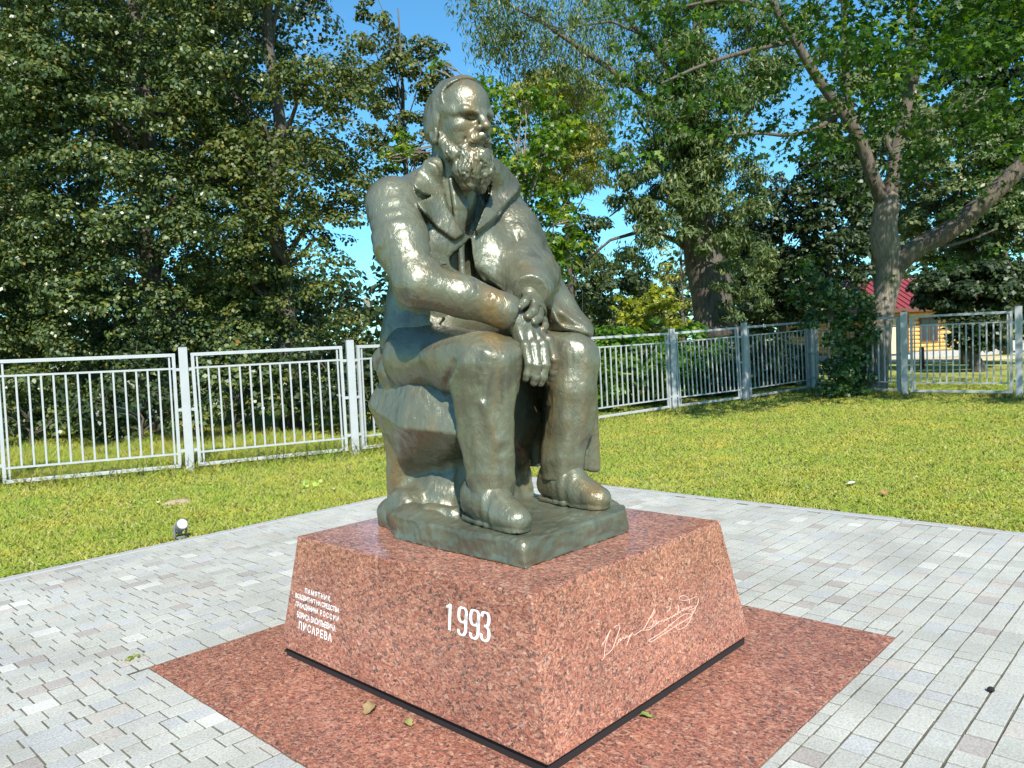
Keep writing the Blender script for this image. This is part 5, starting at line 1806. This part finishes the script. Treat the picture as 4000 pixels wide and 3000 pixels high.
# ------------------------------------------------------------------ log house in the distance
def build_house():
    M['log'] = mat_simple('yellow_log_wall', (.58, .36, .12), .6, .18, 7)
    M['roof'] = mat_simple('dark_red_sheet_roof', (.20, .030, .036), .6, .10, 3)
    M['stone_base'] = mat_simple('grey_house_base', (.36, .35, .35), .85, .12, 9)
    M['brown_wood'] = mat_simple('brown_frame_paint', (.11, .045, .028), .5, .1)
    M['pane'] = mat_simple('dark_window_glass', (.03, .035, .04), .08)
    M['pale_board'] = mat_simple('cream_door_boards', (.62, .50, .33), .6, .08, 8)
    M['step'] = mat_simple('grey_wooden_step', (.38, .36, .33), .8, .12)
    d = 40.0
    o = at(2055, d)
    rt = np.array([_rh.x, _rh.y, 0]); bk = np.array([_fh.x, _fh.y, 0])
    ang = math.atan2(_rh.y, _rh.x) + .10
    root = empty('log_house', tuple(o), ang)
    tag(root, 'yellow log house with a dark red roof half hidden by trees', 'house')
    # local: x right, y away, z up
    def prt(q, name, m, p=root, smooth=False): return q.build(name, M[m], p, smooth)
    q = MB(); q.box((-1.9, 3, .17), (4.75, 3.0, .17)); prt(q, 'base', 'stone_base')
    q = MB()
    for k in range(11):
        z = .34 + .105 + k * .205
        q.tube([(-6.5, 0.06, z), (1.35, 0.06, z)], [.112, .112], 10)
        q.tube([(1.3, -.2, z + .1), (1.3, 6.0, z + .1)], [.112, .112], 8)
        q.tube([(-6.4, -.2, z + .1), (-6.4, 6.0, z + .1)], [.112, .112], 8)
    prt(q, 'log_wall', 'log', smooth=True)
    q = MB(); q.box((-2.5, 3.1, 1.5), (3.7, 2.8, 1.15)); prt(q, 'inner_wall', 'pale_board')
    # porch block, set back on the right
    q = MB()
    for k in range(10):
        q.tube([(1.4, 1.4, .40 + k * .205), (4.6, 1.4, .40 + k * .205)], [.112, .112], 8)
    prt(q, 'porch_wall', 'log', smooth=True)
    q = MB()
    for k in range(4): q.box((3.7 - .0 * k, -.35 + .3 * k, .09 + .17 * k), (.75, .16, .09))
    prt(q, 'steps', 'step')
    q = MB(); q.box((2.35, .7, 1.25), (.05, .05, 1.15)); q.box((4.55, -.2, 1.25), (.06, .06, 1.2)); prt(q, 'porch_post', 'brown_wood')
    # roofs
    q = MB()
    def slab(P, t=.06):
        P = np.array(P, float); nrm = np.cross(P[1] - P[0], P[2] - P[0]); nrm /= np.linalg.norm(nrm)
        V = np.concatenate([P, P - nrm * t]); q.add(V, [[0, 1, 2, 3], [7, 6, 5, 4], [0, 4, 5, 1], [1, 5, 6, 2], [2, 6, 7, 3], [3, 7, 4, 0]])
    slab([(-7.2, -.75, 2.55), (2.1, -.75, 2.55), (2.1, 3.0, 4.3), (-7.2, 3.0, 4.3)])
    slab([(2.1, 6.7, 2.55), (-7.2, 6.7, 2.55), (-7.2, 3.0, 4.3), (2.1, 3.0, 4.3)])
    for k in range(24):
        x = -7.1 + k * .385
        q.add([[x, -.75, 2.57], [x + .03, -.75, 2.57], [x + .03, 3.0, 4.32], [x, 3.0, 4.32], [x, -.75, 2.61], [x + .03, -.75, 2.61], [x + .03, 3.0, 4.36], [x, 3.0, 4.36]], [[4, 5, 6, 7], [0, 1, 5, 4], [1, 2, 6, 5], [3, 0, 4, 7]])
    prt(q, 'roof', 'roof')
    q = MB(); slab([(1.9, -.5, 2.35), (5.3, -.5, 2.35), (5.3, 3.4, 3.6), (1.9, 3.4, 3.6)]); prt(q, 'porch_roof', 'roof')
    q = MB(); q.box((-2.55, -.80, 2.50), (4.67, .02, .10)); prt(q, 'eaves_board', 'brown_wood')
    for x in (-1.2,):
        q = MB(); q.box((x, -.085, 1.45), (.48, .03, .62)); w = prt(q, 'window', 'brown_wood')
        q = MB(); q.box((x - .21, -.118, 1.45), (.19, .006, .53)); q.box((x + .21, -.118, 1.45), (.19, .006, .53)); prt(q, 'pane', 'pane', w)
    q = MB(); q.box((3.0, 1.26, 1.45), (.5, .03, .6)); w = prt(q, 'window', 'brown_wood')
    q = MB(); q.box((3.0, 1.225, 1.45), (.40, .006, .5)); prt(q, 'pane', 'pane', w)
    q = MB(); q.box((-2.9, -.085, 1.25), (.46, .03, .95)); dd = prt(q, 'door', 'pale_board')
    q = MB(); q.box((-3.42, -.085, 1.3), (.06, .035, 1.0)); q.box((-2.38, -.085, 1.3), (.06, .035, 1.0)); prt(q, 'door_frame', 'brown_wood', dd)
    q = MB(); q.tube([(1.48, -.28, .35), (1.48, -.28, 2.5)], [.05, .05], 8); prt(q, 'downpipe', 'roof')
    # sandy yard
    M['sand'] = mat_simple('pale_sand_path', (.50, .40, .27), .95, .12, 4)
    c = at(2080, 36.5)
    q = MB(); n = 28
    a = np.linspace(0, 2 * np.pi, n, endpoint=False)
    rad = 1 + .12 * np.sin(a * 3 + 1) + .08 * np.sin(a * 5)
    V = c + (np.cos(a) * 5.2 * rad)[:, None] * rt + (np.sin(a) * 1.9 * rad)[:, None] * bk
    V[:, 2] = terrain(V[:, 0], V[:, 1]) + .03
    q.add(np.concatenate([V, V - [0, 0, .2], [c + [0, 0, .03]]]), np.zeros((0, 3), int))
    q.f3.append(np.array([[2 * n, i, (i + 1) % n] for i in range(n)])); q.f4.append(np.array([[i, i + n, (i + 1) % n + n, (i + 1) % n] for i in range(n)]))
    o = q.build('sand_path', M['sand']); tag(o, 'pale sandy path in front of the log house', kind='structure')
    # small wooden stump post on the far lawn
    p = at(1994, 29)
    t = empty('wooden_stake', tuple(p)); tag(t, 'short brown wooden stake on the grass before the house', 'stake')
    q = MB(); q.tube([(0, 0, -.1), (0, 0, .78), (0, 0, .82)], [.09, .085, .05], 10); q.build('stake', M['brown_wood'], t, True)


# ------------------------------------------------------------------ grass and small things
def build_grass():
    rs = np.random.default_rng(900)
    n = 640000
    th = rs.uniform(-.72, .76, n)
    dist = 5.2 + (25.0 - 5.2) * rs.random(n) ** 1.15
    fx, fy = _fh.x, _fh.y
    px = CAM.x + dist * (fx * np.cos(th) + fy * np.sin(th)); py = CAM.y + dist * (fy * np.cos(th) - fx * np.sin(th))
    # th > 0 to the right
    ok = (px > PAV_X1 + .100 + .012 * rs.normal(size=n)) | (py > PAV_Y1 + .100 + .012 * rs.normal(size=n))
    px, py, dist = px[ok], py[ok], dist[ok]
    P3d = np.stack([px, py, px * 0], 1)
    # long grass along the fences, thin worn patches elsewhere
    def fdist(a, b):
        a, b = np.array(a), np.array(b); e = b - a
        t = np.clip(((px - a[0]) * e[0] + (py - a[1]) * e[1]) / (e @ e), 0, 1)
        return np.hypot(px - a[0] - t * e[0], py - a[1] - t * e[1])
    fd = np.minimum.reduce([fdist(PM, P2), fdist(P2, P3), fdist(P3, P5), fdist(P5, P6), fdist(P6, P7)])
    side = (P2[0] - P1[0]) * (py - P1[1]) - (P2[1] - P1[1]) * (px - P1[0])
    beyond = (side > 0) & (px < P2[0] + 1)
    keep = vnoise(P3d, 1.7, 3) * .5 + vnoise(P3d, 6.0, 4) * .3 + .2
    sel = (keep > rs.random(len(px)) * .66) & (np.hypot(px - .824, py - 6.218) > .16 * (.7 + .6 * vnoise(P3d, 9, 2)))
    px, py, dist, fd, beyond, P3d, keep = px[sel], py[sel], dist[sel], fd[sel], beyond[sel], P3d[sel], keep[sel]
    n = len(px)
    z = terrain(px, py)
    long_ = np.exp(-(fd / .28) ** 2) * .10 + np.where(beyond, .10 + .10 * vnoise(P3d, 1.2, 7), 0)
    h = (.018 + .022 * rs.random(n) + .022 * vnoise(P3d, 3.0, 9) ** 2 + long_ * rs.uniform(.4, 1.2, n))
    w = .0036 + .00056 * dist * rs.uniform(.8, 1.4, n)
    a = rs.uniform(0, 2 * np.pi, n)
    lean = rs.uniform(.5, 2.0, n) * h
    la = a + rs.normal(size=n) * .6 + np.pi / 2
    B = np.stack([px, py, z], 1)
    s = np.stack([np.cos(a) * w, np.sin(a) * w, 0 * w], 1)
    T = B + np.stack([np.cos(la) * lean, np.sin(la) * lean, h], 1)
    V = np.stack([B - s, B + s, T], 1).reshape(-1, 3)
    F = np.arange(3 * n).reshape(n, 3)
    o = link('grass', mesh_from('grass', V, F, M['grass']))
    tag(o, 'short mown grass blades covering the lawn', 'grass', kind='stuff')
    # clover and plantain leaves lying between the blades
    n = 16000
    th = rs.uniform(-.70, .72, n); dist = 5.4 + 11 * rs.random(n) ** 1.2
    px = CAM.x + dist * (fx * np.cos(th) + fy * np.sin(th)); py = CAM.y + dist * (fy * np.cos(th) - fx * np.sin(th))
    P3d = np.stack([px, py, px * 0], 1)
    ok = ((px > PAV_X1 + .12) | (py > PAV_Y1 + .12)) & (vnoise(P3d, 1.1, 21) > .45)
    px, py = px[ok], py[ok]; n = len(px)
    Pp = np.stack([px, py, terrain(px, py) + rs.uniform(.02, .06, n)], 1)
    Nn = rs.normal(size=(n, 3)) * .5 + [0, 0, 1]
    V, F = leaf_quads(Pp, Nn, .036, .024, rs, 0)
    o = link('clover', mesh_from('clover', V, F, M['clover']))
    tag(o, 'low clover and weed leaves among the grass', 'weeds', kind='stuff')
    # yellow flowers behind the left fence
    M['yellow'] = mat_simple('yellow_petals', (.75, .48, .02), .6)
    q = MB()
    for _ in range(120):
        t = rs.uniform(.0, 1.1); off = rs.uniform(.4, 1.6)
        dx, dy = P2[0] - P0[0], P2[1] - P0[1]; L = math.hypot(dx, dy)
        if rs.random() < .55: t = rs.uniform(.62, 1.1)
        x = P0[0] + dx * t - dy / L * off; y = P0[1] + dy * t + dx / L * off
        h = rs.uniform(.14, .34); r = rs.uniform(.011, .018)
        a = np.linspace(0, 2 * np.pi, 6, endpoint=False)
        c = np.array([x, y, float(terrain(np.array([x]), np.array([y]))[0]) + h])
        V = np.concatenate([[c + [0, 0, -.004]], c + np.stack([np.cos(a) * r, np.sin(a) * r, .006 + 0 * a], 1)])
        q.add(V, [[0, i + 1, (i + 1) % 6 + 1] for i in range(6)])
        q.tube([c - [0, 0, h], c], [.003, .002], 3, False)
    o = q.build('yellow_flowers', M['yellow']); tag(o, 'small yellow wild flowers in the grass behind the fence', 'flowers', kind='stuff')


def leaf_shape(name, label, x, y, s, rot, col, curl=.4, z=0.0, cat='leaf', group=None):
    key = 'dry_' + '_'.join('%02d' % int(c * 100) for c in col)
    if key not in M: M[key] = mat_simple('dry_leaf_' + str(len(M)), col, .7, .25, 30)
    ax = np.linspace(-1, 1, 9)
    q = MB(); V = []
    for i, t in enumerate(ax):
        w = .55 * (1 - t * t) ** .6 * (1 + .25 * math.sin(i * 2.4)) + .01
        for sgn in (-1, 0, 1):
            V.append([t, sgn * w, curl * (.35 * sgn * sgn * w * 1.8 + .22 * math.sin(t * 3 + .6)) + .10])
    F = []
    for i in range(8):
        for k in (0, 1): F.append([i * 3 + k, i * 3 + 3 + k, i * 3 + 4 + k, i * 3 + 1 + k])
    V = np.array(V) * s
    c, sn = math.cos(rot), math.sin(rot)
    V = V @ np.array([[c, sn, 0], [-sn, c, 0], [0, 0, 1]])
    V[:, 2] -= V[:, 2].min() - .002
    q.add(V, F)
    q.tube(np.array([[-1.0, 0, .10], [-1.5, .1, .05]]) @ np.array([[c, sn, 0], [-sn, c, 0], [0, 0, 1]]) * s, [.0016, .001], 4)
    o = q.build(name, M[key], None, True, (x, y, z))
    tag(o, label, cat, group)
    return o


def build_small():
    br, gr, yl = (.24, .17, .075), (.15, .20, .04), (.42, .33, .12)
    leaf_shape('dry_leaf', 'large crumpled olive brown leaf against the plinth foot', -.935, .03, .050, .4, br, .9, .006)
    leaf_shape('dry_leaf', 'small greenish brown leaf by the plinth foot, beside the crumpled one', -.905, -.21, .032, 1.4, (.20, .19, .06), .8, .006)
    leaf_shape('green_leaf', 'small green leaf at the plinth foot under the signature', -.20, -1.0, .030, 2.0, gr, .7, .006)
    leaf_shape('dry_leaf', 'big curled brown leaf lying on the lawn by the kerb', 5.089, -.341, .065, .3, (.30, .17, .07), .9, .03)
    leaf_shape('pale_feather', 'pale whitish slip of leaf lying on the lawn', 5.438, .095, .060, -.5, (.62, .66, .60), .3, .045, 'leaf')
    rr = random.Random(31)
    for k in range(40):
        x, y = rr.uniform(4.6, 14), rr.uniform(-5, 5.5)
        if k < 12: x, y = rr.uniform(-2.5, 4), rr.uniform(4.6, 7.2)
        leaf_shape('fallen_leaf', 'small yellowish fallen leaf on the lawn', x, y, rr.uniform(.025, .042), rr.uniform(0, 6), rr.choice([yl, br, (.50, .44, .22)]), rr.uniform(.4, .9), float(terrain(np.array([x]), np.array([y]))[0]) + .035, 'leaf', 'small fallen leaves scattered on the lawn')
    # dandelion
    M['green_stem'] = mat_simple('green_stem', (.10, .18, .03), .6)
    r = empty('dandelion', (6.396, .989, 0)); tag(r, 'single yellow dandelion flower on the open lawn', 'flower')
    q = MB(); q.tube([(0, 0, 0), (.005, 0, .09)], [.004, .003], 5); q.build('stem', M['green_stem'], r)
    q = MB()
    for k in range(14):
        a = k * 2 * math.pi / 14; p = np.array([.005, 0, .09])
        e = np.array([math.cos(a), math.sin(a), .25]) * .028; s = np.array([-math.sin(a), math.cos(a), 0]) * .006
        q.add([p, p + e * .7 + s, p + e, p + e * .7 - s], [[0, 1, 2, 3]])
    q.build('petals', M['yellow'], r)
    # molehill of dry earth
    M['earth'] = mat_simple('dry_pale_earth', (.34, .25, .17), .95, .25, 30, bumpv=.8, bs=50)
    n = 22; q = MB(); a = np.linspace(0, 2 * np.pi, n, endpoint=False); V = [[0, 0, .045]]
    for ring, (rr_, z) in enumerate([(.08, .036), (.14, .018), (.21, -.02)]):
        V += [[math.cos(t) * rr_ * (1 + .15 * math.sin(3 * t + ring)), math.sin(t) * rr_ * (1 + .15 * math.cos(2 * t)), z + .008 * math.sin(7 * t)] for t in a]
    q.add(V, np.zeros((0, 3), int)); q.f3.append(np.array([[0, 1 + i, 1 + (i + 1) % n] for i in range(n)]))
    for g_ in range(2): q.f4.append(np.array([[1 + g_ * n + i, 1 + (g_ + 1) * n + i, 1 + (g_ + 1) * n + (i + 1) % n, 1 + g_ * n + (i + 1) % n] for i in range(n)]))
    o = q.build('earth_patch', M['earth'], None, True, (.824, 6.218, float(terrain(np.array([.824]), np.array([6.218]))[0]))); tag(o, 'bare patch of dry earth in the lawn before the white lit fence', 'molehill')
    # light green broad leaved weed on the left lawn
    M['pale_leaf'] = mat_simple('pale_green_leaf', (.26, .40, .07), .5)
    r = empty('broadleaf_weed', (2.152, 5.533, 0)); tag(r, 'pale green broad leaved weed standing out of the lawn', 'weed')
    rs = np.random.default_rng(4); Pp = rs.normal(size=(9, 3)) * [.06, .06, .025] + [0, 0, .07]
    V, F = leaf_stars(Pp, rs.normal(size=(9, 3)) * .4 + [0, -.3, 1], .12, rs, .2); link('leaves', mesh_from('leaves', V, F, M['pale_leaf']), r)
    # weed in the paving joint
    r = empty('joint_weed', (-1.40, 1.63, .004)); tag(r, 'tiny yellow green weed growing in a paving joint by the granite corner', 'weed')
    Pp = rs.normal(size=(26, 3)) * [.035, .022, .004] + [0, 0, .008]
    V, F = leaf_quads(Pp, rs.normal(size=(26, 3)) * .4 + [0, 0, 1], .026, .014, rs, 0); link('leaves', mesh_from('leaves', V, F, M['bush_gold']), r)
    # little black pebble
    bm = bmesh.new(); bmesh.ops.create_icosphere(bm, subdivisions=2, radius=.017)
    for v in bm.verts: v.co.z *= .7; v.co += v.co * (random.random() - .5) * .3
    me = bpy.data.meshes.new('pebble'); bm.to_mesh(me); bm.free(); me.materials.append(M['black'])
    o = link('pebble', me, None, (.976, -2.089, .012)); tag(o, 'small black pebble on the pale paving', 'pebble')


build_ground()
build_paving()
build_fences()
build_house()
build_trees()
build_plinth()
build_statue(M['bronze'])
build_lamp()
build_grass()
build_small()
